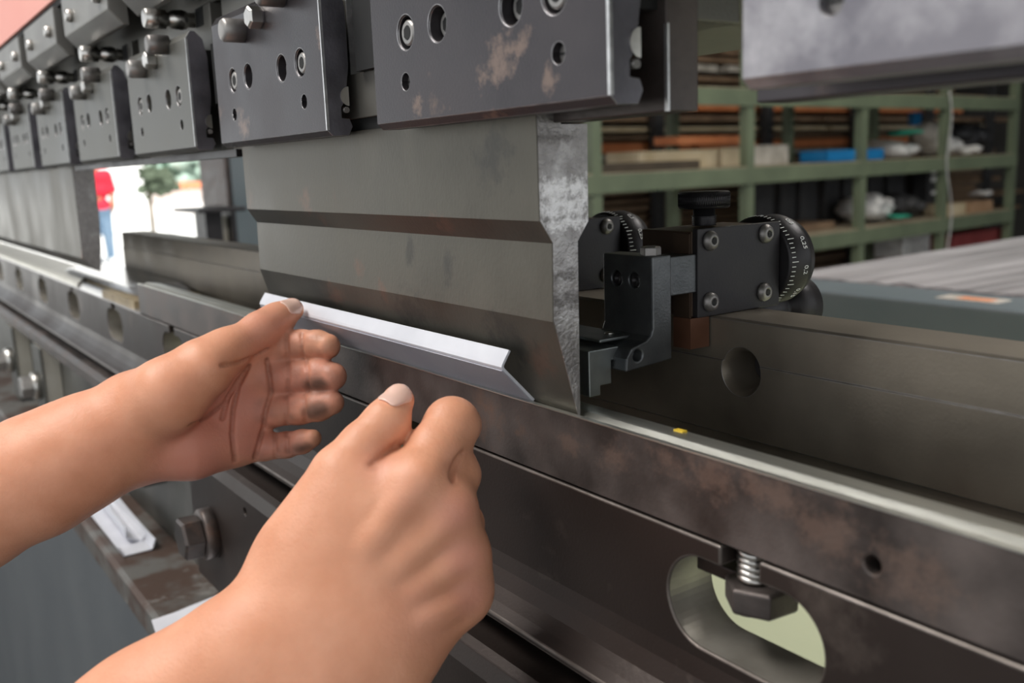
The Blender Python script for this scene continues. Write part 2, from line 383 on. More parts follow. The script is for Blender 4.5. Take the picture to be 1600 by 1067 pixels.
def clamp_bolts(t):
    # bolts that stick out of the plate near its top
    q = build('round_nut', MB().lathe((.0500, .001, .0572), (0, -1, 0), [(0, .0062), (.011, .0062), (.0125, .0052), (.0125, .001)], 26), 'ring', t)
    q = build('hex_bolt', MB().lathe((.078, .001, .0600), (0, -1, 0), [(0, .0050), (.002, .0058), (.0075, .0058), (.0085, .0046), (.0085, .001)], 6, False), 'bright', t, bev=.0003)
    q = build('knurled_nut', MB().lathe((.108, .001, .0668), (0, -1, 0), [(0, .0062), (.012, .0062), (.0135, .0052), (.0135, .001)], 26), 'screw', t)
    q = build('stud', MB().lathe((.098, .024, .0846), (0, -1, 0), [(0, .0048), (.006, .0048), (.0065, .0058), (.010, .0066), (.016, .0060), (.018, .0045), (.020, .0045), (.0205, .0064), (.033, .0064), (.034, .0055), (.034, .001)], 24), 'bright', t)
    build('wedge_slot', MB().box((.104, .0222, .079), (.119, .0227, .091)), 'blackmatt', t)
clampA = make_clamp()
labels = {0: ('the big sharp clamp plate over the front punch, with rusty smears and its end face seen', .0),
          }
lab = {1: 'dark punch clamp with rust smears and visible end face, over the big punch',
       0: 'nearest punch clamp at the top right, big pale plate cut by the frame',
       2: 'punch clamp with four bolt holes holding the left end of the big punch',
       3: 'grey punch clamp left of the big punch, above the pale daylight gap',
       4: 'greenish grey punch clamp over the man in the red shirt',
       5: 'punch clamp just left of the one over the man in red, over the far punch',
       6: 'small out of focus punch clamp, third from the left photo edge',
       7: 'small out of focus punch clamp near the left photo edge'}
clampA['label'] = lab[1]
copies = {}
for k in (0, 2, 3, 4, 5, 6, 7, 8, 9, 10):
    c = copy_tree(clampA, None, (.2*(1-k), 0, 0)); copies[k] = c
    c['label'] = lab.get(k, 'tiny distant punch clamp at the left photo edge')
proto_b = None
for k, c in list(copies.items())+[(1, clampA)]:
    ox = .2*(1-k)
    if k >= 2:
        if proto_b is None:
            bx0 = ox
            clamp_body(c, ox-.045, ox+.1325, False)
            # the bolts are built once on this clamp and copied to the others
            before = set(c.children)
            off = c.location-Vector((0, 0, ZF))
            class _: pass
            t0 = thing('tmp', (PW/2, .02, -.005), None, None)
            clamp_bolts(t0)
            proto_b = list(t0.children)
            for ch in proto_b: ch.parent = c
            bpy.data.objects.remove(t0)
            proto_c = c; newset = [ch for ch in c.children if ch not in before] + [ch for ch in before if ch.name.startswith('clamp_body') or ch.name.startswith('body_recess')]
            newset = list(dict.fromkeys([ch for ch in c.children if ch.name.split('.')[0] in ('clamp_body', 'body_recess', 'round_nut', 'hex_bolt', 'knurled_nut', 'stud', 'wedge_slot')]))
        else:
            for ch in newset: copy_tree(ch, c)
    elif k == 1:
        clamp_body(c, -.045, .150, True); [ch.data.materials.clear() or ch.data.materials.append(M['die']) for ch in c.children if ch.name.startswith('clamp_body')]
    else:
        build('clamp_body', MB().prism([(.0225, -.0047), (.036, -.0047), (.036, .0915), (.0225, .0915)], .185, .40), 'plate', c, bev=.0006)
for k in range(3, 11):
    for ch in copies[k].children:
        if ch.name.startswith('clamp_plate'):
            if k == 3: farmesh = ch.data.copy(); farmesh.materials[0] = M['platefarlit']
            ch.data = farmesh
# nearest plate: its stronger light and highlights painted in as paler steel
me = [ch for ch in copies[0].children if ch.name.startswith('clamp_plate')][0]
me.data = me.data.copy()
M['platelit'] = material('lit_pale_plate_steel', (.20, .19, .215), (.30, .285, .31), .7, .45, 14, .2, 700, (.50, .48, .50), .56, rvar=.08, c3scale=9)
me.data.materials[0] = M['platelit']
# filler between clamps: dark ram plate, light guide edges
t = thing('guide_strip', (-.0595, .03, .026), 'black guide strip with bright edge in the gap between the two nearest whole clamps', 'guide strip')
build('strip', MB().box((-.0665, .030, .026), (-.0465, .036, .15)), 'black', t)
build('edge_band', MB().box((-.0675, .0215, .0262), (-.0663, .030, .15)), 'edge', t, label='bright worn edge')
build('edge_band', MB().box((-.0468, .0215, .0252), (-.0456, .030, .15)), 'edge', t, label='bright worn edge')
# the black cylinder in the end of clamp 1 and the ram bracket behind it
build('stop_pin', MB().cyl((.1515, .0185, .034), (.1515, .0185, .06), .0065, 24), 'black', label='black round pin at the open end of the rust smeared clamp', cat='pin')
build('edge_band', MB().box((.1492, .0221, -.0045), (.1506, .0229, .0215)), 'edge', clampA, label='bright worn body edge')
t = thing('ram_bracket', (.13, .05, .03), 'dark steel bracket right of the rust smeared clamp at the top edge', 'bracket')
build('bracket_plate', MB().box((.08, .0365, .0235), (.147, .058, .09)), 'body', t, bev=.0006)

# ---- punches
def punch(x0, x1, prof, lab, name='punch', crease=True):
    t = thing(name, ((x0+x1)/2, .03, -.1145), lab, 'punch', None)
    b = build('punch_body', MB().prism(prof, x0, x1), 'punch', t, bev=.0003)
    e = [(y+(.0004 if y < .026 else -.0004), z) for y, z in prof]
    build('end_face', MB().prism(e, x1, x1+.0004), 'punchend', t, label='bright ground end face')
    return t
prof = [(.0150, -.0003), (.0150, -.0392), (.0204, -.0476), (.0198, -.0765), (.0308, -.1138), (.0317, -.1138), (.0326, -.0476), (.0378, -.0405),
        (.0384, -.0052), (.0262, -.0052), (.0255, .0045), (.0195, .0045), (.0195, -.0003)]
pt = punch(-.2088, .0918, prof, 'big dark steel punch in the middle, standing behind the white angle piece')
build('tang', MB().prism([(.0165, .0055), (.0223, .0055), (.0223, .026), (.0165, .026)], -.20, .085), 'body', pt, bev=.0004)
build('tang_groove', MB().box((-.20, .0185, -.0002), (.085, .0222, .0055)), 'blackmatt', pt)
prof2 = [(.0150, -.099), (.0305, -.1136), (.0315, -.1138), (.0345, -.09), (.0365, -.06), (.0365, -.0055), (.0215, -.0055), (.0215, -.0032), (.0150, -.0032)]
punch(-1.75, -.722, prof2, 'wide plain blurred punch at the far left, beside the man in red')
build('clamp_foot_bar', MB().box((-.70, .0135, -.0075), (-.215, .0222, -.003)), 'black', label='thin dark bar along the undersides of the far clamps', cat='bar')

# ---- die
dt = thing('die', (-.13, .035, -.1405), 'long dark die bar with bright top edge and V groove, under the big punch', 'die')
vx0, vx1 = -.5503, .36
dprof = [(.0266, -.1405), (.0266, -.1133), (.0290, -.1133), (.0318, -.1152), (.0346, -.1133), (.0362, -.1133), (.0468, -.1150), (.0468, -.1405)]
cut = MB()
cut.lathe((.2233, .024, -.1296), (0, 1, 0), [(0, .0034), (.0026, .0030), (.0032, .0025), (.012, .0025)], 28)
build('die_body', MB().prism(dprof, vx0, vx1), 'die', dt, bev=.0004, cut=cut)
cap = [(.0266, -.1133), (.0290, -.1133), (.0318, -.1152), (.0346, -.1133), (.0362, -.1133), (.0466, -.1149)]
build('bright_top', MB().prism([(y, z+.0003) for y, z in cap]+[(y, z-.0002) for y, z in cap[::-1]], vx0, vx1), 'dietop', dt, label='bright worn top faces and V groove')
P = onZ(1063, 673, -.1139)
build('yellow_mark', MB().box((P.x-.0022, P.y-.0012, -.1144), (P.x+.0022, P.y+.0012, -.1136)), 'yellow', dt, label='small yellow paint mark')

# ---- die holder with its row of oval slots
ht = thing('die_holder', (-.8, .05, -.225), 'long dark brown die holder with oval slots, lying under the die', 'die holder')
hp = [(.0258, -.1412), (.0258, -.184), (.0245, -.1905), (.021, -.1965), (.0165, -.2005), (.0118, -.2035), (.0118, -.2062), (.021, -.209), (.021, -.2140), (.0475, -.2140), (.0475, -.1412)]
cut = MB()
slots = [.177-.2083*k for k in range(-1, 9)]
for sx in slots:
    hw, hh = .032, .0158
    o = []
    for k in range(24):
        a = math.pi/2+math.pi*k/23; o.append((sx-(hw-hh)+hh*math.cos(a), -.1640+hh*math.sin(a)))
    for k in range(24):
        a = -math.pi/2+math.pi*k/23; o.append((sx+(hw-hh)+hh*math.cos(a), -.1640+hh*math.sin(a)))
    cut.prism(o, .02, .06, axis=1)
body = build('holder_body', MB().prism(hp, -2.6, .40), 'holder', ht, bev=.0009, cut=cut, seg=3)
# notch over the nearest slot, with spring and hexagonal nut
notch = MB().box((.1690, .02, -.1500), (.1845, .06, -.1390))
for sx in slots[2:]: notch.box((sx-.008, .02, -.150), (sx+.0075, .06, -.1390))
body.data = bool_cut(body.data, notch, ht.location-Vector((0, 0, ZF)))
body.data.materials.clear(); body.data.materials.append(M['holder']); body.data.materials.append(M['slotwall_lit']); body.data.materials.append(M['holderedge']); body.modifiers[0].material = 2
for p in body.data.polygons:
    zz = p.center.z+ht.location.z-ZF; yy = p.center.y+ht.location.y
    p.material_index = 1 if (abs(p.normal.y) < .5 and -.182 < zz < -.146 and .0265 < yy < .0474 and abs(p.normal.x)+abs(p.normal.z) > .5) else 0
t = thing('spring_bolt', (.176, .037, -.178), 'hexagonal nut and coil spring hanging in the nearest oval slot', 'spring bolt')
pts = []
for k in range(0, 5*16+1):
    a = 2*math.pi*k/16; pts.append((.1752+.0044*math.cos(a), .0345+.0044*math.sin(a), -.1415-.0105*k/80))
build('spring', MB().tube(pts, .0011, 8), 'bright', t, label='shiny coil spring')
build('nut', MB().lathe((.1765, .0365, -.1532), (0, 0, -1), [(0, .0110), (.0008, .0120), (.0078, .0120), (.0088, .0110)], 6, False, phase=.35), 'die', t, bev=.0004)
build('nut_flange', MB().box((.150, .0345, -.1528), (.170, .0445, -.1575)), 'holder', t, bev=.0005)
build('bolt_end', MB().cyl((.1725, .0365, -.1600), (.1725, .0365, -.1645), .0065, 24), 'body', t)
# far tops of the holder, left of the die, in pale machined steel
build('holder_top', MB().box((-2.6, .0268, -.1415), (-.5507, .0475, -.1405)), 'sheen', ht, label='pale bare top face')
build('packing_plate', MB().prism([(-2.4, .0280), (-.84, .0280), (-1.02, .080), (-2.4, .080)], -.1403, -.1365, axis=2), 'barlight', label='pale steel plate on the die holder at the left edge, under the far punch', cat='plate')
build('packing_block', MB().box((-.72, .0300, -.1404), (-.585, .040, -.1335)), 'brass', label='small ochre steel strip on the holder left of the die end', cat='strip')

# ---- press table under the holder
build('added_slot_bar', MB().box((-2.6, .0478, -.200), (-.60, .0492, -.166)), 'barlight', label='added pale bar standing in for the lit lower halves of the far oval slots', cat='bar')  # added bar: its pale colour stands for light caught on the slot walls
tt = thing('press_table', (-.5, .06, -.36), 'heavy press table beam carrying the die holder', 'press table')
build('table_beam', MB().box((-2.9, .025, -.60), (.45, .047, -.2145)), 'grey', tt, bev=.001)
build('lower_ledge', MB().prism([(-.034, -.352), (-.030, -.349), (.0245, -.349), (.0245, -.372), (-.034, -.372)], -2.9, .3), 'rustledge', tt)
build('painted_apron', MB().box((-2.9, -.0320, -1.24), (.3, -.010, -.3725)), 'bluegrey', tt, label='grey painted apron with chipped edge')
build('table_strip', MB().prism([(.0095, -.2150), (.0040, -.2185), (.0040, -.2300), (.0248, -.2300), (.0248, -.2150)], -2.9, -.40), 'die', tt, bev=.0005)
fb = thing('clamp_bar', (-.1, .01, -.33), 'dark steel clamp bar along the table behind the hands, carrying the big bolt', 'clamp bar')
cut = MB().cyl((-.222, -.01, -.2345), (-.222, .02, -.2345), .0028, 20)
build('bar', MB().prism([(.0075, -.2165), (.0035, -.2185), (.0008, -.2262), (.0008, -.318), (.0245, -.330), (.0245, -.2165)], -.345, .40), 'holder', fb, bev=.0006, cut=cut)
def table_bolt(bx, lab):
    t = thing('table_bolt', (bx, -.01, -.283), lab, 'bolt', 'hexagonal bolts along the press table')
    build('hex_head', MB().lathe((bx, -.0085, -.2715), (0, -1, 0), [(0, .0150), (.001, .0158), (.0125, .0158), (.0142, .0135), (.0142, .001)], 6, False, phase=.5), 'die', t, bev=.0004)
    build('washer', MB().lathe((bx, .0008, -.2715), (0, -1, 0), [(0, .0185), (.0078, .0185), (.0090, .0175), (.0092, .001)], 40), 'die', t)
    return t
b0 = table_bolt(-.298, 'big dark hexagonal bolt with round collar just left of the right wrist')
for k, l in ((1, 'hexagonal bolt half hidden under the left wrist'), (2, 'hexagonal bolt on the table hidden behind the left forearm'),
             (3, 'shiny hexagonal bolt just above the left forearm, nearer of two'), (4, 'shiny hexagonal bolt cut by the left photo edge above the forearm'), (5, 'far hexagonal bolt outside the left edge')):
    if k == 5 or k == 2: continue
    c = copy_tree(b0, None, (-.2440*k, 0, -.014 if k > 2 else .004)); c['label'] = l
    for ch in c.children:
        if k > 2: ch.data = ch.data.copy(); ch.data.materials.clear(); ch.data.materials.append(M['bright' if 'washer' in ch.name else 'ring'])
    x = -.298-.2440*k
    jt = thing('clamp_jaw', (x+.02, .01, -.33), {1: 'steel clamp jaw behind the half hidden bolt under the left wrist', 3: 'dark upright clamp jaw beside the nearer shiny bolt above the forearm', 4: 'upright clamp jaw beside the bolt at the left photo edge'}[k], 'clamp jaw')
    build('jaw', MB().box((x-.03, .0010, -.345 if k > 2 else -.292), (x+.032, .0038, -.232)), 'grey', jt, bev=.0006)
    build('jaw_block', MB().box((x-.028, .0040, -.320 if k > 2 else -.295), (x+.030, .0246, -.232)), 'light' if k > 2 else 'grey', jt, bev=.0006)

# ---- rear rail
rt_ = thing('rear_rail', (-.3, .125, -.25), 'long brownish steel rail behind the die, with one round counterbored hole', 'rail')
cut = MB()
cut.lathe((.1013, .1085, -.1077), (0, 1, 0), [(0, .0120), (.0022, .0106), (.0062, .0082), (.022, .0078)], 40)
rb_ = build('rail_body', MB().prism([(.112, -.0856), (.111, -.0866), (.111, -.1040), (.1104, -.1044), (.1104, -.136), (.113, -.1372), (.113, -.198), (.1395, -.198), (.1395, -.0856)], -.96, .34), 'rail', rt_, bev=.0005, cut=cut)
rb_.data.materials.append(M['wornlitedge']); rb_.modifiers[0].material = 1  # pale bevel paints the lit rim of the hole and the edge highlights
build('recessed_screw', MB().cyl((.1013, .1305, -.1077), (.1013, .126, -.1077), .0060, 24), 'black', rt_)

# ---- white plate stack between die and rail, far
st = thing('sheet_stack', (-.83, .08, -.160), 'stack of white and aluminium sheet offcuts lying between holder and rear rail', 'sheet stack', None)
build('sheets', MB().box((-1.05, .0500, -.160), (-.63, .1085, -.138)), 'brass', st)
for k in range(4):
    build('sheet', MB().box((-1.05+.01*k, .0520, -.1375+.0018*k), (-.66-.012*k, .1083, -.1364+.0018*k)), 'sheen', st)
build('round_stub', MB().cyl((-.60, .075, -.150), (-.60, .100, -.150), .010, 24, bev=.001), 'brass', label='small ochre round stub at the end of the white sheets', cat='stub')

# ---- back gauges
def gauge():
    t = thing('back_gauge', (.069, .126, -.0856), 'black back gauge block with knurled knob and scale drum, right of the finger', 'back gauge', 'back gauges on the rear rail')
    build('block', MB().box((.0527, .1004, -.0853), (.0830, .1516, -.0491)), 'brownblock', t, bev=.0004, label='brown steel core')
    pl = build('cover_plate', MB().box((.0830, .1008, -.0855), (.0862, .1524, -.0480)), 'black', t, bev=.0004)
    for y, z in ((.1079, -.0533), (.1425, -.0528), (.1079, -.0792), (.1418, -.0785)):
        q = build('button_screw', MB().lathe((.0862, y, z), (1, 0, 0), [(0, .0042), (.0008, .0042), (.0020, .0036), (.0028, .0024), (.0028, .0014), (.0014, .0013), (.0013, .0002)], 28), 'screw', t)
        build('hex_socket', MB().lathe((.0880, y, z), (1, 0, 0), [(0, .0014), (.0011, .0014)], 6, False), 'blackmatt', q)
    build('shim_lit_part', MB().box((.0735, .0988, -.0990), (.0838, .1100, -.0858)), 'shimlit', t, label='orange-brown shim plate, lit part painted brighter')  # lit part of the dark brown shim, painted in a brighter orange
    build('shim_upper', MB().box((.0735, .0990, -.0857), (.0829, .1003, -.0500)), 'brownblock', t)
    # knob
    kn = build('knob', MB().lathe((.0665, .125, -.0335), (0, 0, -1), [(0, .0005), (0, .0106), (.0007, .0113), (.0068, .0113), (.0074, .0107), (.0074, .004)], 72), 'black', t)
    kg = MB()
    for k in range(72):
        a = 2*math.pi*k/72
        for s_ in (-1, 1):
            p0 = (.0665+.0113*math.cos(a), .125+.0113*math.sin(a), -.0344); a2 = a+s_*.12
            p1 = (.0665+.0113*math.cos(a2), .125+.0113*math.sin(a2), -.0398)
            kg.tube([p0, p1], .00022, 4)
    build('knurling', kg, 'black', kn)
    sc = [(0, .0050)]
    for k in range(8): sc += [(.0006+.0010*k, .0046 if k % 2 else .0052)]
    build('threaded_stem', MB().lathe((.0665, .125, -.0405), (0, 0, -1), [(0, .0048), (.0035, .0048), (.0036, .0054)]+[(.004+.0005*k, .0050 if k % 2 else .0056) for k in range(9)], 32), 'black', t)
    # drum
    dr = build('scale_drum', MB().lathe((.0719, .1530, -.0665), (0, 1, 0), [(0, .0188), (.0005, .0203), (.012, .0207), (.0130, .0207), (.0180, .0190), (.0185, .001)], 96), 'black', t)
    tk = MB()
    for k in range(60):
        a = 2*math.pi*k/60+.02; L = .0038 if k % 5 == 0 else .0022
        ca, sa = math.cos(a), math.sin(a); u = Vector((ca, 0, sa)); tg = Vector((-sa, 0, ca))
        c0 = Vector((.0719, .1538, -.0665))+u*.0203; c1 = c0+Vector((0, L, 0))+u*.0003
        w_ = tg*.00016; h = u*.00012
        tk.add([c0-w_, c0+w_, c1+w_, c1-w_, c0-w_+h, c0+w_+h, c1+w_+h, c1-w_+h], [(0, 1, 2, 3), (7, 6, 5, 4), (0, 4, 5, 1), (1, 5, 6, 2), (2, 6, 7, 3), (3, 7, 4, 0)])
    build('graduations', tk, 'white', dr, label='fine white graduation marks')
    for txt, an in (('0,25', .42), ('0,2', -.18), ('0,3', 1.02), ('0,15', -.78)):
        cu = bpy.data.curves.new('digits', 'FONT'); cu.body = txt; cu.size = .0036; cu.extrude = .00008; cu.align_x = 'CENTER'
        tmp = bpy.data.objects.new('digits', cu); link(tmp)
        dg = bpy.context.evaluated_depsgraph_get(); dg.update()
        me = bpy.data.meshes.new_from_object(tmp.evaluated_get(dg)); bpy.data.objects.remove(tmp)
        u = Vector((math.cos(an), 0, math.sin(an))); tg = Vector((-math.sin(an), 0, math.cos(an)))
        off = t.location-Vector((0, 0, ZF)); base = Vector((.0719, .1618, -.0665))+u*.0208-off
        # digits read along the rim, their tops pointing to the block side
        for v in me.vertices: v.co = base-tg*v.co.x+Vector((0, 1, 0))*v.co.y+u*v.co.z
        o = bpy.data.objects.new('digits', me); link(o); me.materials.append(M['white']); o.parent = dr
    build('clamp_knob', MB().lathe((.058, .142, -.0935), (0, 1, .0), [(0, .0085), (.036, .0085), (.040, .0092), (.043, .0092), (.0435, .0140), (.052, .0150), (.060, .0145), (.061, .002)], 40), 'black', t)
    return t
ga = gauge()
gb = copy_tree(ga, None, (-.1073, 0, 0)); gb['label'] = 'second black back gauge block, half hidden behind the big punch end'
ft = thing('gauge_finger', (.07, .08, -.102), 'dark L-shaped gauge finger with two socket screws, just right of the punch end', 'gauge finger')
zt = -.0575
lp = [(.0757, zt), (.0863, zt), (.0863, -.1010), (.0606, -.1028), (.0610, -.0975), (.0640, -.0935), (.0720, -.0915), (.0744, -.0898), (.0757, -.0870)]
cut = MB().cyl((.08, .0672, -.0968), (.10, .0672, -.0968), .0025, 24)
for x in (.0633, .0742): cut.cyl((x, .07, -.0678), (x, .0785, -.0678), .0033, 28)
build('finger_body', MB().prism(lp, .0548, .0855), 'finger', ft, bev=.0007, cut=cut)
for x in (.0633, .0742):
    q = build('socket_screw', MB().lathe((x, .0790, -.0678), (0, -1, 0), [(0, .0028), (.0025, .0028), (.0028, .0024), (.0028, .0014), (.0012, .0013), (.0012, .0002)], 26), 'black', ft)
build('arm', MB().box((.072, .0858, -.0745), (.0852, .1010, -.0585)), 'finger', ft, bev=.0004)
build('hex_bolt', MB().lathe((.080, .0800, -.0577), (0, 0, 1), [(0, .0040), (.0005, .0043), (.0034, .0043), (.0040, .0037), (.0040, .0005)], 6, False), 'screw', ft, bev=.0002)
build('foot_plate', MB().prism([(.0480, -.0935), (.0640, -.0935), (.0640, -.0990), (.0600, -.0990), (.0600, -.1085), (.0540, -.1085), (.0540, -.1125), (.0480, -.1125)], .030, .0775), 'fingerfoot', ft, bev=.0005)
build('foot_ledge', MB().box((.030, .0570, -.0918), (.0740, .0756, -.0905)), 'fingerfoot', ft, bev=.0004)
build('pin', MB().cyl((.0585, .0545, -.0935), (.0585, .0545, -.0885), .0030, 20, bev=.0003), 'fingerfoot', ft)
build('button_screw', MB().lathe((.0660, .0690, -.0905), (0, 0, 1), [(0, .0022), (.0008, .0020), (.0012, .0004)], 20), 'bright', ft)

# ================================================================== WORKPIECES
def sheet_profile(pts, th):
    # offset polyline of a bent sheet -> closed outline (pts are (y,z))
    P = [Vector(p) for p in pts]; L = []; Rr = []
    for i, p in enumerate(P):
        if i == 0: d = (P[1]-P[0]).normalized(); n = Vector((-d.y, d.x)); s_ = 1
        elif i == len(P)-1: d = (P[-1]-P[-2]).normalized(); n = Vector((-d.y, d.x)); s_ = 1
        else:
            d0 = (P[i]-P[i-1]).normalized(); d1 = (P[i+1]-P[i]).normalized(); n = (Vector((-d0.y, d0.x))+Vector((-d1.y, d1.x))).normalized()
            s_ = 1/max(.3, n.dot(Vector((-d0.y, d0.x))))
        L.append(tuple(p+n*th/2*s_)); Rr.append(tuple(p-n*th/2*s_))
    return L+Rr[::-1]
wt = thing('angle_workpiece', (-.07, .02, -.1145), 'white bent sheet angle held against the punch by the left thumb', 'workpiece')
wp = sheet_profile([(.0302, -.1130), (.0160, -.0981), (.0154, -.0970), (.0158, -.0960), (.0192, -.0908)], .0012)
build('bent_sheet', MB().prism(wp, -.2005, .0640), 'zinc', wt, bev=.0002)
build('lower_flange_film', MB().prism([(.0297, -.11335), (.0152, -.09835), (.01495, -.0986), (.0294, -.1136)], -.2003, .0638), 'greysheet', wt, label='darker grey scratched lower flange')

def channel(name, cx, cy, cz, wdt, h, x0, x1, rz, rx, lab, mat='zinc', grp=None):
    pr = sheet_profile([(-wdt/2-.003, h), (-wdt/2, h*.15), (-wdt/2+.001, 0), (wdt/2-.001, 0), (wdt/2, h*.15), (wdt/2+.003, h)], .0012)
    mb = MB().prism(pr, x0, x1)
    Mx = Matrix.Translation((cx, cy, cz)) @ Matrix.Rotation(rz, 4, 'Z') @ Matrix.Rotation(rx, 4, 'X')
    mb.v = [tuple(Mx @ Vector(v)) for v in mb.v]
    return build(name, mb, mat, bev=.0002, label=lab, cat='workpiece', group=grp)
channel('channel_offcut', -.494, -.0105, -.3478, .026, .009, -.19, .0, R(0), R(0), 'white U-shaped channel piece on the rusty ledge below the left wrist, lower of two', grp='bent channel pieces')
channel('channel_offcut', -.520, -.0075, -.3440, .015, .009, -.16, .0, R(-1), R(-24), 'white channel piece nested inside the lower one on the rusty ledge', grp='bent channel pieces')
pr = sheet_profile([(-.030, 0), (-.012, .0002), (-.004, .001), (.020, .003)], .0012)
mb = MB().prism(pr, -.085, .0)
Mx = Matrix.Translation((-.256, -.020, -.343)) @ Matrix.Rotation(R(-8), 4, 'Z') @ Matrix.Rotation(R(6), 4, 'X')
mb.v = [tuple(Mx @ Vector(v)) for v in mb.v]
build('sheet_offcut', mb, 'zinc', bev=.0002, label='white flat sheet offcut poking out left of the right forearm', cat='workpiece')

# ================================================================== SIGNED-DISTANCE BODIES
def smin(a, b, k):
    h = np.clip(.5+.5*(b-a)/k, 0, 1); return b*(1-h)+a*h-k*h*(1-h)
def smax(a, b, k): return -smin(-a, -b, k)
class SDF:
    def __init__(s, lo, hi, vx):
        s.lo = np.array(lo, float); s.vx = vx
        s.n = np.ceil((np.array(hi)-s.lo)/vx).astype(int)+1
        s.f = np.full(s.n, .03, np.float32)
    def region(s, lo, hi):
        i0 = np.maximum(np.floor((lo-s.lo)/s.vx).astype(int), 0); i1 = np.minimum(np.ceil((hi-s.lo)/s.vx).astype(int)+1, s.n)
        if (i1 <= i0).any(): return None
        ax = [s.lo[k]+s.vx*np.arange(i0[k], i1[k], dtype=np.float32) for k in range(3)]
        X, Y, Z = np.meshgrid(*ax, indexing='ij')
        return tuple(slice(i0[k], i1[k]) for k in range(3)), X, Y, Z
    def cone(s, a, b, ra, rb, k=.006, cut=False, flat=None):
        a = np.array(a, float); b = np.array(b, float); m = max(ra, rb)+max(k, .004)+2*s.vx+.004
        g_ = s.region(np.minimum(a, b)-m, np.maximum(a, b)+m)
        if g_ is None: return
        sl, X, Y, Z = g_
        ab = b-a; L2 = float(ab@ab)+1e-12
        h = np.clip(((X-a[0])*ab[0]+(Y-a[1])*ab[1]+(Z-a[2])*ab[2])/L2, 0, 1)
        dx = X-a[0]-h*ab[0]; dy = Y-a[1]-h*ab[1]; dz = Z-a[2]-h*ab[2]
        if flat is not None:
            n, q = flat; n = np.array(n, float); n /= np.linalg.norm(n)
            dn = dx*n[0]+dy*n[1]+dz*n[2]; e = q-1
            dx += e*dn*n[0]; dy += e*dn*n[1]; dz += e*dn*n[2]
        d = np.sqrt(dx*dx+dy*dy+dz*dz)-(ra+(rb-ra)*h)
        s.f[sl] = smax(s.f[sl], -d, k) if cut else smin(s.f[sl], d, k)
    def at(s, p):
        q = (np.array(p)-s.lo)/s.vx; i = np.floor(q).astype(int)
        if (i < 0).any() or (i >= s.n-1).any(): return .03
        t = q-i; c = s.f[i[0]:i[0]+2, i[1]:i[1]+2, i[2]:i[2]+2]
        c = c[0]*(1-t[0])+c[1]*t[0]; c = c[0]*(1-t[1])+c[1]*t[1]; return float(c[0]*(1-t[2])+c[1]*t[2])
    def march(s, px, py, D0=.2, D1=.8):
        D = D0
        while D < D1:
            v = s.at(pix(px, py, D))
            if v < 0: return D
            D += max(.0006, v*.5 if v < .029 else .004)
        return None
    def normal(s, p, e=.0015):
        p = np.array(p); g_ = np.array([s.at(p+np.eye(3)[k]*e)-s.at(p-np.eye(3)[k]*e) for k in range(3)])
        return Vector(g_/max(1e-9, np.linalg.norm(g_)))
    def surface(s):
        f = s.f; ins = f < 0; n = s.n
        c = np.zeros(n-1, np.int8)
        for a in (0, 1):
            for b in (0, 1):
                for d in (0, 1): c += ins[a:n[0]-1+a, b:n[1]-1+b, d:n[2]-1+d]
        act = (c > 0) & (c < 8); idx = np.full(n-1, -1, np.int64); I = np.argwhere(act); idx[act] = np.arange(len(I))
        acc = np.zeros((len(I), 3)); cnt = np.zeros(len(I))
        corners = [(a, b, d) for a in (0, 1) for b in (0, 1) for d in (0, 1)]
        val = {cc: f[I[:, 0]+cc[0], I[:, 1]+cc[1], I[:, 2]+cc[2]] for cc in corners}
        for cc in corners:
            for k in range(3):
                if cc[k] == 0:
                    c2 = list(cc); c2[k] = 1; c2 = tuple(c2); v0, v1 = val[cc], val[c2]
                    m = (v0 < 0) != (v1 < 0); t = np.where(m, v0/(v0-v1+1e-20), 0)
                    p = np.tile(np.array(cc, float), (len(I), 1)); p[:, k] += t
                    acc[m] += p[m]; cnt[m] += 1
        V = s.lo+s.vx*(I+acc/cnt[:, None])
        faces = []
        for k in range(3):
            u, v = (k+1) % 3, (k+2) % 3
            sl0 = [slice(1, n[q]-1) for q in range(3)]; sl0[k] = slice(0, n[k]-1)
            sl1 = list(sl0); sl1[k] = slice(1, n[k])
            A = ins[tuple(sl0)]; B = ins[tuple(sl1)]; E_ = np.argwhere(A != B)
            flip = A[tuple(E_.T)]
            base = E_.copy(); base[:, u] += 1; base[:, v] += 1
            def cell(du, dv):
                q = base.copy(); q[:, u] -= du; q[:, v] -= dv; return idx[q[:, 0], q[:, 1], q[:, 2]]
            q = np.stack([cell(1, 1), cell(0, 1), cell(0, 0), cell(1, 0)], 1)
            q[~flip] = q[~flip][:, ::-1]; faces.append(q)
        Fc = np.concatenate(faces); Fc = Fc[(Fc >= 0).all(1)]
        return V, Fc
def relax(V, Fc, it, lam=.5):
    e = np.concatenate([Fc[:, [0, 1]], Fc[:, [1, 2]], Fc[:, [2, 3]], Fc[:, [3, 0]]])
    for _ in range(it):
        acc = np.zeros_like(V); cnt = np.zeros(len(V))
        for a, b in ((0, 1), (1, 0)):
            for k in range(3): acc[:, k] += np.bincount(e[:, a], V[e[:, b], k], len(V))
            cnt += np.bincount(e[:, a], minlength=len(V))
        V = V*(1-lam)+lam*acc/np.maximum(cnt, 1)[:, None]
    return V
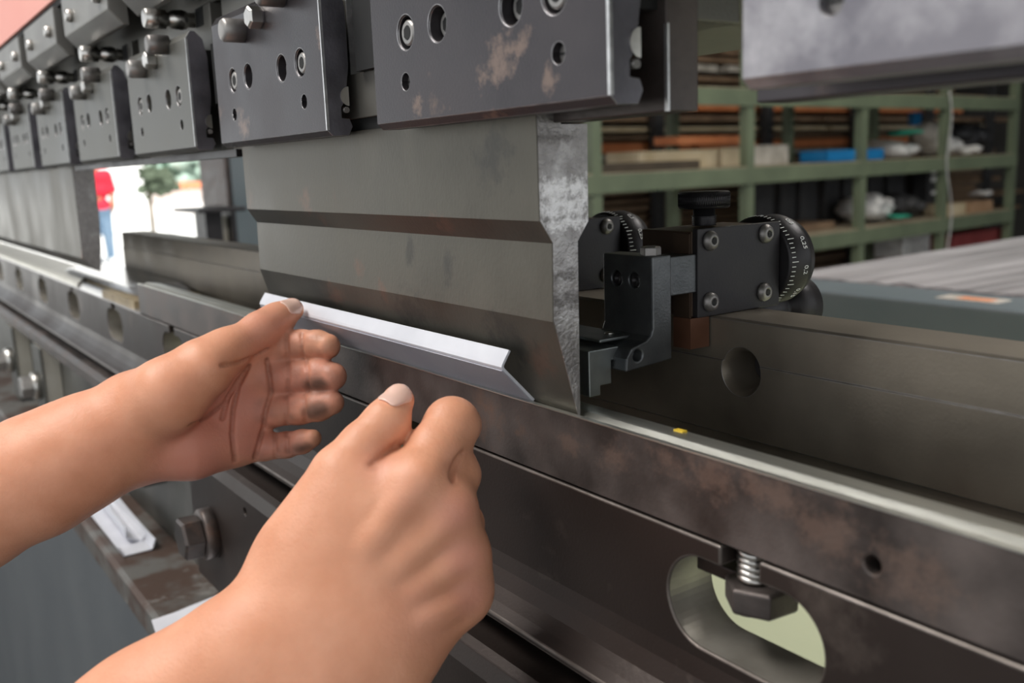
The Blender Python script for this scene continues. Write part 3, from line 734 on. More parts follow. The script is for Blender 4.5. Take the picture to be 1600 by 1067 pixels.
def sdf_object(name, sd, mat, parent, it=1, paint=None):
    V, Fc = sd.surface(); V = relax(V, Fc, it)
    off = np.array(root_of(parent).location)-np.array((0, 0, ZF))
    me = bpy.data.meshes.new(name); me.from_pydata((V-off).tolist(), [], Fc.tolist())
    me.polygons.foreach_set('use_smooth', [True]*len(me.polygons))
    o = bpy.data.objects.new(name, me); link(o); o.parent = parent; me.materials.append(mat)
    if paint is not None:
        at_ = me.color_attributes.new('tone', 'FLOAT_COLOR', 'POINT')
        col = np.ones((len(V), 4), np.float32); col[:, :3] = paint(V); at_.data.foreach_set('color', col.ravel())
    return o

# ---- skin: tone attribute r = grime, g = palm redness, b = crease, and painted web shade on the right hand
def skin_material():
    m = bpy.data.materials.new('skin'); m.use_nodes = True; nt = m.node_tree; b = nt.nodes['Principled BSDF']; N = nt.nodes.new; L = nt.links.new
    b.inputs['Roughness'].default_value = .46; b.inputs['Subsurface Weight'].default_value = .12
    b.inputs['Subsurface Scale'].default_value = .004; b.inputs['Subsurface Radius'].default_value = (1, .4, .25)
    b.inputs['Specular IOR Level'].default_value = .35
    at_ = N('ShaderNodeVertexColor'); at_.layer_name = 'tone'; sp = N('ShaderNodeSeparateColor'); L(at_.outputs[0], sp.inputs[0])
    geo = N('ShaderNodeNewGeometry'); n1 = N('ShaderNodeTexNoise'); n1.inputs['Scale'].default_value = 55; n1.inputs['Detail'].default_value = 5
    L(geo.outputs['Position'], n1.inputs['Vector'])
    r = N('ShaderNodeValToRGB'); r.color_ramp.elements[0].position = .3; r.color_ramp.elements[1].position = .7
    r.color_ramp.elements[0].color = (.66, .30, .175, 1); r.color_ramp.elements[1].color = (.76, .375, .235, 1); L(n1.outputs['Fac'], r.inputs[0])
    prev = r.outputs[0]
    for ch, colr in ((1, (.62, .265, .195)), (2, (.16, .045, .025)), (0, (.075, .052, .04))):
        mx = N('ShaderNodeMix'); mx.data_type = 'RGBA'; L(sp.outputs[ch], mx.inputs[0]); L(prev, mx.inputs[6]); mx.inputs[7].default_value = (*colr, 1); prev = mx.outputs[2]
    L(prev, b.inputs['Base Color'])
    n2 = N('ShaderNodeTexNoise'); n2.inputs['Scale'].default_value = 650; n2.inputs['Detail'].default_value = 4
    mp = N('ShaderNodeMapping'); mp.inputs['Scale'].default_value = (1, 1, 1); L(geo.outputs['Position'], mp.inputs[0]); L(mp.outputs[0], n2.inputs['Vector'])
    bp = N('ShaderNodeBump'); bp.inputs['Strength'].default_value = .4; bp.inputs['Distance'].default_value = .0005; L(n2.outputs['Fac'], bp.inputs['Height'])
    L(bp.outputs[0], b.inputs['Normal'])
    return m
M['skin'] = skin_material()
PX = lambda r, D: r*D/F                     # pixels at a distance -> metres
def bounds(cs, m=.012):
    lo = np.array([1e9]*3); hi = -lo
    for (p, r) in cs: lo = np.minimum(lo, np.array(p)-r-m); hi = np.maximum(hi, np.array(p)+r+m)
    return lo, hi
def chain(sd, js, k=.005, first_k=None, flat=None):
    for i in range(len(js)-1):
        (x0, y0, D0, r0), (x1, y1, D1, r1) = js[i], js[i+1]
        sd.cone(pix(x0, y0, D0), pix(x1, y1, D1), PX(r0, D0), PX(r1, D1), (first_k if (i == 0 and first_k) else k), flat=flat)
def soft(d, r, w_): return np.clip((r+w_-d)/w_, 0, 1)
def nail(sd, parent, px, py, length, width, along, face=None):
    D = sd.march(px, py)
    if D is None: return
    p = Vector(pix(px, py, D)); n = sd.normal(p)
    a = Vector(along); a = (a-n*a.dot(n)).normalized(); b = n.cross(a)
    mb = MB(); vs = []; fs = []; nu, nv = 10, 14
    # a curved plate that follows the fingertip
    for i in range(nv+1):
        for j in range(nu+1):
            u = (j/nu-.5)*2; v = (i/nv-.5)*2
            sc = (1-abs(v)**4*.45 if v > 0 else 1-abs(v)**6*.35)
            q = p+a*(v*length/2)+b*(u*width/2*sc)
            # settle on the skin
            for _ in range(6): q = q-n*(sd.at(q)-.0002)
            q = q+n*(.0004*(1-u*u)*(1 if v > .6 else .6))
            vs.append(q)
    for i in range(nv):
        for j in range(nu): k = i*(nu+1)+j; fs.append((k, k+1, k+nu+2, k+nu+1))
    mb.add(vs, fs, True)
    o = build('fingernail', mb, 'nail', parent)
    md = o.modifiers.new('s', 'SOLIDIFY'); md.thickness = .0006; md.offset = 0
    return o

operator = thing('person', pix(250, 800, .46), 'bare hands of a worker, left thumb pressing the white angle, right hand closed', 'person')
# ---------------- left hand (palm towards us)
LH = dict(
    forearm=[(-330, 905, .47, 108), (-60, 800, .478, 97), (60, 742, .485, 91), (130, 706, .488, 83), (195, 668, .492, 75)],
    thumb=[(238, 632, .492, 54), (318, 573, .490, 40), (352, 548, .497, 31), (408, 515, .512, 25.5), (432, 500, .522, 23), (456, 484, .532, 18.5)],
    index=[(385, 560, .520, 33), (430, 544, .522, 25), (470, 539, .520, 23.5), (496, 539, .515, 23), (512, 541, .511, 20)],
    middle=[(372, 600, .520, 36), (428, 590, .521, 27), (472, 588, .518, 26), (500, 587, .512, 26), (520, 588, .508, 22)],
    ring=[(362, 648, .520, 36), (424, 642, .520, 25), (468, 639, .516, 24), (498, 634, .510, 23.5), (519, 629, .507, 19)],
    pinky=[(352, 694, .518, 34), (412, 698, .519, 21.5), (448, 695, .515, 20), (472, 690, .510, 18.5), (488, 685, .507, 14.5)],
)
cs = [(pix(x, y, D), PX(r, D)) for c in LH.values() for (x, y, D, r) in c if x > -200]
lo, hi = bounds(cs); 
sd = SDF(lo, hi, .0008)
vdir = tuple(CZ)
chain(sd, LH['forearm'], .01)
# palm: metacarpal slab
for (x, y, D, r) in ((385, 560, .522, 33), (372, 602, .523, 36), (362, 648, .522, 36), (356, 690, .520, 34)):
    ty = 628+(y-560)*.62
    sd.cone(pix(215, ty, .503), pix(x, y, D), PX(44, .5), PX(r, D), .012)
sd.cone(pix(225, 700, .497), pix(300, 704, .504), PX(44, .49), PX(39, .505), .01)   # hypothenar
sd.cone(pix(300, 704, .504), pix(360, 692, .514), PX(38, .5), PX(30, .51), .01)
chain(sd, [(222, 640, .492, 55), (265, 616, .481, 54), (318, 580, .484, 41)], .009)    # thenar
chain(sd, LH['thumb'], .007)
for nme in ('index', 'middle', 'ring', 'pinky'):
    tmp = sd.f.copy(); js = LH[nme]
    chain(sd, js, .0022, first_k=.007)
def groove(sd, pts, rad, depth, k=.0012, carve=True):
    out = []
    for i in range(len(pts)-1):
        (x0, y0), (x1, y1) = pts[i], pts[i+1]; n = max(2, int(math.hypot(x1-x0, y1-y0)/2.5))
        for j in range(n+(1 if i == len(pts)-2 else 0)):
            t_ = j/n; out.append((x0+(x1-x0)*t_, y0+(y1-y0)*t_))
    W = []
    for x, y in out:
        D = sd.march(x, y)
        if D: W.append(np.array(pix(x, y, D-rad+depth)))
    for a, b in zip(W[:-1], W[1:]):
        if carve and np.linalg.norm(a-b) < .012: sd.cone(a, b, rad, rad, k, cut=True)
    return [w_ for w_ in W]
cre = []
cre += groove(sd, [(388, 572), (370, 602), (348, 632), (322, 652), (296, 664)], .0005, .0003, .001)
cre += groove(sd, [(389, 570), (372, 605), (364, 640), (362, 680), (367, 720)], .0006, .0008)
cre += groove(sd, [(382, 580), (356, 620), (347, 655)], .0008, .0007)
cre += groove(sd, [(417, 561), (421, 590), (424, 614), (415, 640), (412, 666), (405, 690), (398, 716)], .0007, .0009)
cre += groove(sd, [(345, 571), (372, 567), (398, 556), (418, 545)], .0007, .0008)
fold = []
for pts in ([(451, 564), (450, 612)], [(479, 564), (482, 612)], [(447, 619), (447, 664)], [(474, 617), (477, 660)], [(429, 677), (430, 716)], [(447, 674), (449, 708)],
            [(448, 522), (449, 560)], [(471, 520), (473, 560)], ):
    fold += groove(sd, pts, .0007, .0004)
crA = np.array(cre); foA = np.array(fold)
def near(V, A, r, w_):
    out = np.zeros(len(V)); 
    for a in A:
        d = np.linalg.norm(V-a, axis=1); out = np.maximum(out, soft(d, r, w_))
    return out
rng = np.random.RandomState(2)
def wob(V, s_):
    return .5+.5*np.sin(V[:, 0]*s_+3*np.sin(V[:, 2]*s_*.7))*np.sin(V[:, 1]*s_*1.3+2*np.sin(V[:, 0]*s_*.9))
def paintL(V):
    col = np.zeros((len(V), 3)); gr = np.zeros(len(V))
    for (x, y, r, a) in ((482, 602, 17, .8), (494, 601, 17, .9), (505, 602, 14, .7), (482, 645, 16, .8), (494, 642, 17, .9), (506, 638, 14, .7),
                         (462, 702, 12, .7), (473, 700, 12, .85), (484, 696, 10, .6), (452, 704, 9, .5), (456, 538, 11, .3), (476, 550, 12, .3), (500, 553, 10, .3), (436, 704, 9, .35), (458, 612, 9, .4), (455, 652, 9, .4)):
        D = sd.march(x, y)
        if D is None: continue
        d = np.linalg.norm(V-np.array(pix(x, y, D)), axis=1)
        gr = 1-(1-gr)*(1-a*.8*soft(d, PX(r*.25, D), PX(r*1.0, D)))
    gr = np.clip(gr*1.15, 0, .95)*(.8+.2*wob(V, 420))
    # general grime on the finger pads
    base = np.zeros(len(V))
    for nme in ('index', 'middle', 'ring', 'pinky'):
        for (x, y, D, r) in LH[nme][1:]:
            d = np.linalg.norm(V-np.array(pix(x, y, D)), axis=1); base = np.maximum(base, .30*soft(d, PX(r, D)*1.1, .006))
    col[:, 0] = np.maximum(gr, base*wob(V, 300))
    palm = np.zeros(len(V))
    for (x, y, r, a) in ((300, 705, 70, 1), (370, 650, 65, .9), (400, 690, 45, .9), (330, 640, 50, .6), (440, 600, 55, .8), (440, 690, 40, .8), (430, 520, 50, .5), (500, 600, 50, .6), (250, 730, 50, .9)):
        p = np.array(pix(x, y, .505)); d = np.linalg.norm(V-p, axis=1); palm = np.maximum(palm, a*soft(d, PX(r*.6, .5), PX(r*.9, .5)))
    col[:, 1] = palm
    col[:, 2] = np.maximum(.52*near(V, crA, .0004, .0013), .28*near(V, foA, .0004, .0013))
    return col
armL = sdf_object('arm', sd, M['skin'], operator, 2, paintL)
tagp(armL, 'left forearm and open palm with grimy fingertips', None)
nail(sd, armL, 457, 477, .0125, .0105, Vector(pix(462, 462, .53))-Vector(pix(432, 488, .53)))

# ---------------- right hand (back of the hand towards us)
RH = dict(
    index=[(640, 770, .352, 47), (682, 705, .362, 45), (706, 664, .371, 43), (716, 664, .384, 37)],
    middle=[(690, 810, .354, 42), (716, 742, .368, 34), (716, 728, .384, 31)],
    ring=[(712, 872, .356, 38), (723, 818, .370, 32), (720, 800, .386, 29)],
    pinky=[(718, 930, .358, 36), (726, 880, .370, 29), (722, 862, .384, 26)],
    thumb=[(480, 850, .352, 60), (535, 742, .356, 47), (570, 700, .360, 41), (604, 660, .364, 36), (622, 626, .370, 25.5)],
)
armc = [(540, 990, .345, 100), (430, 1085, .340, 118), (300, 1195, .335, 140), (180, 1290, .33, 150)]
cs = [(pix(x, y, D), PX(r, D)) for c in RH.values() for (x, y, D, r) in c]+[(pix(x, y, D), PX(r, D)*1.3) for (x, y, D, r) in armc[:3]]
lo, hi = bounds(cs)
sr = SDF(lo, hi, .0008)
FL = (vdir, 1.25)
side = Vector(pix(620, 1070, .345))-Vector(pix(520, 970, .345)); side.normalize()
# forearm and wrist: two parallel bones
for s_ in (-1, 1):
    pts = []
    for (x, y, D, r), hw in zip(armc, (.0095, .011, .013, .015)):
        pts.append((np.array(pix(x, y, D))+np.array(side)*hw*s_, PX(r, D)))
    for (a, ra), (b, rb) in zip(pts[:-1], pts[1:]): sr.cone(a, b, ra, rb, .014, flat=FL)
# metacarpals
for (x, y, D, r), (wx, wy) in zip([RH['index'][0], RH['middle'][0], RH['ring'][0], RH['pinky'][0]], ((492, 935), (528, 962), (565, 990), (600, 1012))):
    sr.cone(pix(wx, wy, .348), pix(x, y, D+.002), PX(70, .35), PX(r+4, D), .016, flat=(vdir, 1.15))
sr.cone(pix(600, 850, .3585), pix(655, 895, .362), PX(75, .36), PX(58, .36), .02, flat=(vdir, 1.2))
sr.cone(pix(470, 890, .352), pix(560, 800, .356), PX(62, .35), PX(60, .35), .02, flat=(vdir, 1.15))
for nme in ('index', 'middle', 'ring', 'pinky'): chain(sr, RH[nme], .0025, first_k=.007)
chain(sr, RH['thumb'][:2], .014); chain(sr, RH['thumb'][1:], .003)
# knuckles and tendons
for (x, y, r, D) in ((654, 752, 22, .338), (706, 800, 20, .342), (724, 872, 17, .345), (728, 930, 16, .348)):
    sr.cone(pix(x, y, D+.008), pix(x+4, y-3, D+.008), PX(r, D), PX(r, D), .012)
for a, b in (((540, 900), (640, 770)), ((570, 930), (695, 815)), ((600, 955), (712, 875)), ((620, 985), (718, 935))):
    W = []
    for t_ in np.linspace(.35, .95, 8):
        x = a[0]+(b[0]-a[0])*t_; y = a[1]+(b[1]-a[1])*t_; D = sr.march(x, y)
        if D: W.append(np.array(pix(x, y, D+.0044)))
    for p, q in zip(W[:-1], W[1:]): sr.cone(p, q, .0028, .0028, .006)
wr = []
wr += groove(sr, [(618, 696), (600, 710), (580, 726)], .0008, .0004, .001)
wr += groove(sr, [(706, 750), (707, 736), (714, 720), (724, 708)], .0008, .0009, .0015)
wrA = np.array(wr)
def paintR(V):
    col = np.zeros((len(V), 3)); palm = np.zeros(len(V))
    for (x, y, r, a) in ((712, 800, 30, .8), (728, 870, 30, .8), (738, 930, 30, .8), (640, 770, 30, .35), (735, 720, 30, .7), (640, 640, 26, .6), (640, 960, 50, .5), (735, 660, 26, .6), (590, 720, 26, .45)):
        p = np.array(pix(x, y, .345)); d = np.linalg.norm(V-p, axis=1); palm = np.maximum(palm, a*soft(d, PX(r*.5, .35), PX(r*1.3, .35)))
    col[:, 1] = palm*.8; col[:, 2] = .38*near(V, wrA, .0006, .0030)  # wide crease tone paints the soft shade between thumb and index
    return col
armR = sdf_object('arm', sr, M['skin'], operator, 2, paintR)
tagp(armR, 'right forearm and loosely closed hand seen from its back', None)
nail(sr, armR, 619, 617, .0125, .0095, Vector(pix(630, 598, .365))-Vector(pix(604, 640, .365)))

# ================================================================== HALL AND BACKGROUND
FZ = -ZF
build('floor', MB().box((-9.5, -6, FZ-.1), (6, 14, FZ)), 'floorm', kind='structure')
build('wall_back', MB().box((-7.0, 12, FZ), (6, 12.2, 2.94)), 'hallwall', kind='structure')
build('ceiling', MB().box((-9.5, -7, 2.95), (6, 14, 3.1)), 'ceilm', kind='structure')
build('trim_1', MB().box((-70, -30, FZ-.25), (-9.5, 40, FZ-.01)), 'concrete', kind='structure', label='bright concrete yard outside the hall')
build('wall_left', MB().box((-7.2, 3.4, FZ), (-7.0, 12, 2.94)), 'hallwall', kind='structure')
# outside: low white wall with tiles, hedge, tree, white house
build('garden_wall', MB().box((-34, -6, FZ), (-33.7, 14, -.42)), 'wallw', label='low white wall across the bright yard, seen under the far clamps', cat='wall')
build('tile_coping', MB().box((-33.75, 7.6, -.38), (-33.3, 10.6, -.16)), 'terracotta', label='terracotta coping strip below the pale foliage outside', cat='coping')
build('white_house', MB().box((-30, 2.5, FZ), (-26, 6.52, 5)), 'wallw', label='overexposed white house wall outside, behind the man in red', cat='building')
def blob(c, r, n, mat, name, jit=.35, parent=None, fl=1, **kw):
    mb = MB()
    for k in range(n):
        d = Vector((random.gauss(0, .42), random.gauss(0, .42), random.gauss(0, .42)))
        p = Vector(c)+Vector((d.x*r[0], d.y*r[1], d.z*r[2])); q = fl*random.uniform(.1, .22)
        mb.ball(p, q, (1, 1, .9), 7, 5, jit)
    return build(name, mb, mat, parent, **kw)
h = thing('hedge', (-35.5, 10, FZ), 'pale green sunlit foliage outside, above the terracotta strip', 'hedge')
blob((-35.5, 9.2, 1.2), (1.2, 2.4, 2.6), 520, 'hedge', 'foliage', parent=h, fl=1.7)
build('trunk', MB().cyl((-35.5, 9.2, FZ), (-35.5, 9.2, .6), .15, 10), 'trunk', h)
P = pix(236, 325, 21)
tr = thing('small_tree', (P.x, P.y, FZ), 'small dark round tree in the bright yard, left of the grey column', 'tree')
build('trunk', MB().cyl((P.x, P.y, FZ), (P.x, P.y, P.z+.5), .05, 10), 'trunk', tr)
Pc = pix(243, 284, 21)
blob(Pc, (.30, .40, .34), 110, 'leaf', 'crown', parent=tr, fl=.55)
# steel side column of the press with a small table
def ypx(px, py, x0):
    d = pix(px, py, 1)-CP; return CP+d*((x0-CP.x)/d.x)
XA = -2.6
ya, yb, yc = ypx(315, 300, XA-.25).y, ypx(360, 300, XA).y, ypx(440, 300, XA).y
t = thing('press_column', (XA, yb, FZ), 'grey and blue steel column of the press side frame, left of the big punch', 'column')
build('grey_side', MB().box((XA-.25, ya, FZ), (XA, yb, 1.0)), 'die', t)
build('blue_side', MB().box((XA-.2, yb+.001, FZ), (XA+.02, yc+.3, 1.0)), 'dustgrey', t, label='dusty blue painted side')
za = ypx(320, 322, XA+.05).z
t = thing('side_table', (XA+.15, ya+.05, FZ), 'small dark table top on black legs standing before the grey column', 'table')
y0 = ypx(283, 322, XA+.15).y; y1 = ypx(357, 322, XA+.15).y
build('table_top', MB().box((XA+.06, y0, za-.012), (XA+.3, y1, za)), 'black', t, bev=.002)
la, lb, lc, ld = [ypx(p, 350, XA+.15).y for p in (313, 339, 353, 361)]
build('leg', MB().box((XA+.1, la, FZ), (XA+.2, lb, za-.013)), 'black', t)
build('cream_panel', MB().box((XA+.11, lb+.001, FZ), (XA+.16, lc, za-.03)), 'light', t, label='cream coloured panel between the legs')
build('leg', MB().box((XA+.1, lc+.001, FZ), (XA+.2, ld, za-.013)), 'black', t)

# man in red outside
bp = pix(164, 412, 14.5); bp.z = FZ
man = thing('person', bp, 'man in red shirt and blue jeans standing outside, seen from behind', 'person')
def W(x, y, z): return (bp.x+x, bp.y+y, FZ+z)
def body_sdf(segs, k=.04, vx=.018):
    pts = [p for sg in segs for p in sg[:2]]; P_ = np.array([W(*p) for p in pts])
    q = SDF(P_.min(0)-.25, P_.max(0)+.25, vx); q.f[:] = .3
    for a, b, ra, rb in segs: q.cone(W(*a), W(*b), ra, rb, k)
    return q
# body x is away from us, y across the picture
skin = [((0, 0, 1.30), (0, 0, 1.44), .06, .055), ((0, 0, 1.53), (.0, 0, 1.60), .095, .09), ((0, .21, 1.10), (.05, .19, .88), .042, .035), ((0, -.21, 1.10), (.05, -.19, .88), .042, .035), ((.05, .19, .86), (.06, .17, .78), .04, .03), ((.05, -.19, .86), (.06, -.17, .78), .04, .03), ((0, 0, 1.3), (0, 0, .95), .08, .08)]
sdf_object('body', body_sdf(skin), M['skinbg'], man, 1)
shirt = [((0, -.09, 1.28), (0, .09, 1.28), .115, .115), ((0, -.07, 1.1), (0, .07, 1.1), .12, .12), ((0, -.06, .85), (0, .06, .85), .125, .125), ((0, .16, 1.32), (0, .215, 1.10), .075, .065), ((0, -.16, 1.32), (0, -.215, 1.10), .075, .065)]
sdf_object('shirt', body_sdf(shirt, .06), M['shirt'], man, 1)
jn = [((0, -.07, .82), (0, .07, .82), .12, .12), ((0, .08, .76), (.02, .09, .45), .10, .075), ((.02, .09, .45), (0, .10, .08), .072, .06), ((0, -.08, .76), (.02, -.09, .45), .10, .075), ((.02, -.09, .45), (0, -.10, .08), .072, .06)]
sdf_object('jeans', body_sdf(jn, .03), M['jeans'], man, 1)
for s_ in (-1, 1):
    build('shoe', MB().ball(W(.05, .10*s_, .045), .1, (1.3, .5, .45)), 'white' if s_ > 0 else 'darkgrey', man)
sdf_object('hair', body_sdf([((-.015, 0, 1.60), (-.02, 0, 1.64), .09, .085)], .03), M['hair'], man, 1)

# ---- green shelving along the hall
u = Vector((-.0875, .9962, 0)); nrm = Vector((-.9962, -.0875, 0)); O = Vector((-3.62, 3.15, 0))
def rk(s_, d, z): p = O+u*s_+nrm*d; return (p.x, p.y, z)
def rbox(mb, s0, s1, d0, d1, z0, z1):
    vs = [rk(s0, d0, z0), rk(s1, d0, z0), rk(s1, d1, z0), rk(s0, d1, z0), rk(s0, d0, z1), rk(s1, d0, z1), rk(s1, d1, z1), rk(s0, d1, z1)]
    return mb.add(vs, [(0, 3, 2, 1), (4, 5, 6, 7), (0, 1, 5, 4), (1, 2, 6, 5), (2, 3, 7, 6), (3, 0, 4, 7)])
def onrack(px, py, d=0):
    v = pix(px, py, 1)-CP; t_ = ((O+nrm*d-CP).dot(nrm))/v.dot(nrm); p = CP+v*t_
    return (p-O).dot(u), p.z
shelf = thing('shelf_rack', rk(2.6, .3, FZ), 'long green painted steel shelf rack with open bays, behind the machine', 'shelving')
posts = [0.0, onrack(1173, 300)[0], onrack(1349, 300)[0], onrack(1477, 300)[0], onrack(1583, 300)[0]]
hp_ = .036
for s_ in posts:
    build('post', rbox(MB(), s_-hp_, s_+hp_, 0, .06, FZ, 1.3), 'green', shelf)
    build('post', rbox(MB(), s_-hp_, s_+hp_, .60, .66, FZ, 1.3), 'green', shelf)
LV = [.80, .385, -.085, -.560, -1.05]
for z in LV:
    build('front_beam', rbox(MB(), -1.6, posts[-1]+.02, -.012, -.001, z-.10, z), 'green', shelf)
    build('shelf_board', rbox(MB(), -1.6, posts[-1]+.02, .001, .64, z-.03, z+.006), 'shelfwood', shelf)
def item(name, px0, px1, py0, py1, d0, d1, mat, lab, cat, group=None, shape='box', zbase=None):
    s0, z0 = onrack(px0, py1, d0); s1, _ = onrack(px1, py1, d0); _, z1 = onrack((px0+px1)/2, py0, d0)
    if zbase is not None: z1 += zbase-z0; z0 = zbase
    mb = MB()
    if shape == 'box': rbox(mb, s0, s1, d0, d1, z0, z1)
    elif shape == 'tray':
        for a in ((s0, s1, d0, d0+.01), (s0, s1, d1-.01, d1), (s0, s0+.01, d0, d1), (s1-.01, s1, d0, d1)): rbox(mb, *a, z0+.003, z1)
        rbox(mb, s0, s1, d0, d1, z0+.003, z0+.01)
    elif shape == 'bag':
        c = Vector(rk((s0+s1)/2, (d0+d1)/2, (z0+z1)/2)); hw = abs(s1-s0)/2; hz = (z1-z0)/2
        for k in range(9):
            o = u*random.uniform(-.45, .45)*hw+Vector((0, 0, random.uniform(-.42, .25)*hz))+nrm*random.uniform(-.06, .06)
            mb.ball(c+o, 1, (min(.14, hw*.7), hw*random.uniform(.36, .5), hz*random.uniform(.45, .58)), 12, 9, .13)
        mb.v = [(v[0], v[1], max(v[2], z0+.002)) for v in mb.v]
    return build(name, mb, mat, label=lab, cat=cat, group=group, bev=.004 if shape == 'box' else 0)
Z1, Z2 = LV[2]+.007, LV[3]+.007
item('plastic_tray', 1291, 1381, 228, 248, .05, .26, 'blue', 'bright blue plastic tray on the middle shelf, across the third green post', 'tray', shape='tray', zbase=Z1)
item('cloth_bundle', 1368, 1408, 206, 242, .40, .50, 'cloth', 'grimy white cloth bundle right of the blue tray', 'bundle', shape='bag', zbase=Z1)
item('cloth_bundle', 1412, 1452, 212, 244, .1, .45, 'bag', 'pale grey rag bundle beside the grimy white bundle', 'bundle', shape='bag', zbase=Z1)
item('plastic_jug', 1445, 1474, 176, 242, .2, .4, 'cloth', 'upright dirty cream plastic jug on the middle shelf, left of the fourth post', 'jug', shape='bag', zbase=Z1)
item('plastic_jug', 1482, 1504, 178, 226, .2, .4, 'bag', 'grey plastic container just right of the fourth green post', 'jug', shape='bag', zbase=Z1)
item('black_bag', 1508, 1556, 178, 238, .22, .5, 'blackcloth', 'black plastic bag on the middle shelf near its right end', 'bag', shape='bag', zbase=Z1)
item('white_cup', 1524, 1540, 218, 237, .08, .2, 'white', 'small white cup in front of the black bag', 'cup', shape='bag', zbase=Z1)
item('teal_cloth', 1414, 1444, 200, 212, .12, .3, 'teal', 'teal cloth lying on the bundles of the middle shelf', 'cloth', shape='bag')
item('blue_box', 1427, 1440, 175, 196, .54, .59, 'blue', 'small blue box behind the teal cloth', 'box')
item('crumpled_bag', 1354, 1402, 284, 343, .1, .4, 'bag', 'crumpled silvery plastic bag on the lower shelf, right of the third post', 'bag', shape='bag', zbase=Z2)
item('teal_cloth', 1396, 1412, 334, 343, .01, .04, 'teal', 'teal scrap at the foot of the crumpled bag', 'cloth', shape='bag')
item('motor', 1408, 1450, 290, 340, .15, .4, 'darkgrey', 'dark rounded machine part beside the crumpled bag', 'machine part', shape='bag', zbase=Z2)
item('tall_crate', 1447, 1468, 262, 330, .3, .42, 'darkgrey', 'dark upright box with white patches left of the fourth post', 'box', zbase=Z2)
for k, (a, b) in enumerate(((262, 272), (276, 284), (298, 304))):
    item('white_label', 1456, 1465, a, b, .285, .296, 'white', ['topmost', 'middle', 'lowest'][k]+' white patch on the dark upright box', 'label', 'white patches on the dark box')
item('cardboard_box', 1516, 1551, 308, 327, .05, .3, 'card', 'brown cardboard box on the lower shelf near the right end', 'box', zbase=Z2)
item('cardboard_box', 1484, 1509, 309, 328, .06, .28, 'cream', 'flat pale carton left of the brown cardboard box', 'box', zbase=Z2)
item('plastic_bottle', 1533, 1545, 296, 308, .1, .2, 'bag', 'small pale bottle on the brown cardboard box', 'bottle', shape='bag')
item('white_carton', 1410, 1452, 356, 404, .25, .5, 'bag', 'pale open carton under the lower shelf, left of the fourth post', 'box')
item('red_crate', 1488, 1566, 362, 392, .1, .5, 'red', 'dark red crate under the lower shelf at the right', 'crate')
item('timber_beam', 935, 1094, 246, 264, .03, .15, 'darkwood', 'dark brown timber beam on the middle shelf near the punch', 'timber', zbase=Z1)
item('cream_crate', 1000, 1121, 226, 258, .22, .5, 'cream', 'cream wooden crate board behind the dark timber beam', 'crate', zbase=Z1)
item('cream_crate', 1128, 1158, 226, 256, .22, .5, 'cream', 'short cream crate just left of the second green post', 'crate', zbase=Z1)
item('grey_crate', 1178, 1232, 226, 258, .22, .5, 'cloth', 'greyish crate just right of the second green post', 'crate', zbase=Z1)
item('orange_board', 1060, 1160, 212, 226, .25, .45, 'orange', 'orange board lying on the cream crates', 'board')
item('yellow_block', 1196, 1204, 334, 346, .1, .15, 'yellow', 'small yellow block on the lower shelf behind the gauge block', 'block', zbase=Z2)
item('timber_block', 1255, 1305, 324, 338, .2, .45, 'plank', 'low wooden pallet piece on the lower shelf behind the scale drum', 'timber', zbase=Z2)
item('sheet_bundle', 1090, 1250, 338, 350, .15, .5, 'cloth', 'flat grey bundle on the lower shelf behind the gauge knob', 'bundle', zbase=Z2)
item('yellow_binder', 1122, 1136, 0, 27, .1, .4, 'yellow', 'yellow box edge at the top of the photo between bracket and nearest plate', 'box')
item('white_binder', 1138, 1152, 0, 27, .1, .4, 'white', 'white box edge beside the yellow box at the top', 'box')
for k in range(9):
    item('drum', 1182+34*k+(4 if k % 2 else 0), 1208+34*k, 276, 352, .50, .585, 'darkgrey', 'dark grey upright drum in the shadow of the lower bay', 'drum', 'dark drums in the lower bays', zbase=Z2)
# second rack with long boards
br = thing('board_rack', rk(3, 1.6, FZ), 'dark rack behind the green shelves, loaded with long boards', 'shelving')
for s_ in (.6, 2.0, 3.4, 4.8, 6.2, 7.6): build('post', rbox(MB(), s_-.05, s_+.05, 1.32, 1.38, FZ, 1.6), 'darkgrey', br)
rb = random.Random(7)
cl = ['plank', 'cream', 'plank', 'cloth', 'plank', 'cream', 'orange', 'plank']
z = -1.1; i = 0
while z < 1.35:
    th = rb.uniform(.022, .05); gap = rb.uniform(.012, .045)
    m_ = 'orange' if (.02 < z < .10 or .36 < z < .42 or .62 < z < .66) else rb.choice(['plank', 'plank', 'cream', 'cloth', 'plank'])
    if m_ == 'orange': th = .075
    s0 = rb.uniform(-1.2, .4); s1 = rb.uniform(6.5, 8.8); cutp = rb.uniform(2.5, 5)
    if z < -.15: m_ = 'plank'
    for a, b in ((s0, cutp-.04), (cutp+.04, s1)):
        o = build('long_board', rbox(MB(), a, b, 1.40+rb.uniform(0, .05), 1.95, z, z+th), m_, label={'orange': 'long orange board on the rack behind the green shelves', 'cream': 'long pale board on the rack behind the green shelves',
            'cloth': 'long grey board on the rack behind the green shelves', 'plank': 'long brown board on the rack behind the green shelves'}[m_], cat='board', group='long '+{'orange': 'orange', 'cream': 'pale', 'cloth': 'grey', 'plank': 'brown'}[m_]+' boards on the rear rack')
    z += th+gap
# hanging pink cord
cp = [rk(onrack(1483+4*math.sin(k*.9), 140+k*22, -.03)[0], -.03, onrack(1483, 140+k*22, -.03)[1]) for k in range(13)]
build('cord', MB().tube(cp, .006, 6), 'bag', label='thin pinkish cord hanging in front of the fourth green post', cat='cord')

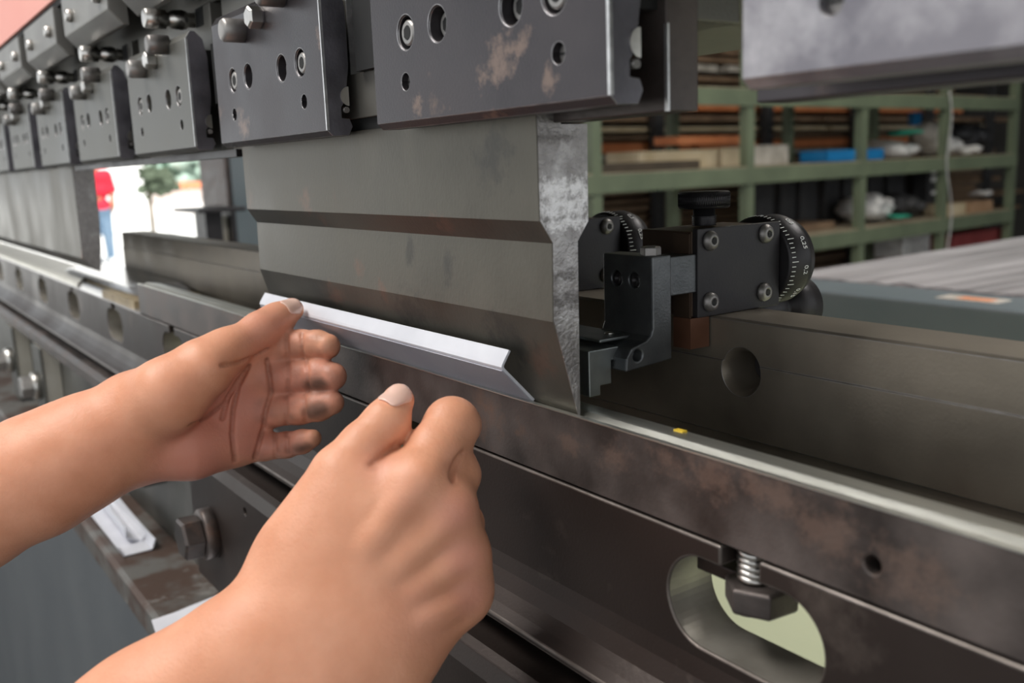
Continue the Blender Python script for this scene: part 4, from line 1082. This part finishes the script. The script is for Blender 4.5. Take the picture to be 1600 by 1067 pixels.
# ---- wrapped sheet pallet behind the rail
t = thing('pallet_frame', (-.1, 1.7, FZ), 'steel blue painted table frame behind the rail at the right', 'table')
build('front_beam', MB().box((-.80, 1.165, -.40), (1.6, 1.30, -.2500)), 'dustgrey', t, bev=.004)
build('side_beam', MB().box((-.80, 1.301, -.40), (-.72, 2.9, -.2520)), 'dustgrey', t, bev=.004)
for x in (-.76, 1.5):
    for y in (1.23, 2.8): build('leg', MB().box((x-.03, y-.03, FZ), (x+.03, y+.03, -.401)), 'dustgrey', t)
mb = MB()
n = 90; x0 = -.835
vs = []; fs = []
rr = random.Random(3); hts = [rr.uniform(0, .004)+(.006 if i_ % 9 == 0 else 0) for i_ in range(n+1)]
for j in range(2):
    for i_ in range(n+1):
        vs.append((x0+i_*2.3/n-(.10 if j else 0)+(.0), 1.306+(2.0 if j else 0), -.250+hts[i_]))
for i_ in range(n): fs.append((i_, i_+1, n+2+i_, n+1+i_))
b0_ = len(vs)
vs += [(x0, 1.306, -.2515), (x0+2.3, 1.306, -.2515), (x0+2.2, 3.306, -.2515), (x0-.1, 3.306, -.2515)]
fs += [(b0_, b0_+1, n)+tuple(range(n-1, -1, -1)), (b0_+1, b0_+2, 2*n+1, n), (b0_+2, b0_+3)+tuple(range(n+1, 2*n+2)), (b0_+3, b0_, 0, n+1), (b0_, b0_+3, b0_+2, b0_+1)]
mb.add(vs, fs)
build('wrapped_sheets', mb, 'wrap', label='stack of sheets under ribbed plastic wrap on the blue frame at right', cat='sheet stack')
P = onZ(1520, 467, -.2495)
t = thing('sticker', (P.x, P.y, -.2498), 'small white and orange sticker on the blue frame', 'sticker')
build('paper', MB().box((P.x-.05, P.y-.022, -.2499), (P.x+.05, P.y+.022, -.2490)), 'cloth', t)
build('orange_field', MB().box((P.x-.02, P.y-.014, -.2489), (P.x+.035, P.y+.010, -.2485)), 'orange', t)
# pale green cabinet seen through the nearest oval slot
build('machine_cover', MB().box((-.9, .20, FZ), (1.4, 1.05, -.45)), 'palegreen', label='pale green machine cover glimpsed through the nearest oval slot', cat='machine cover', bev=.004)
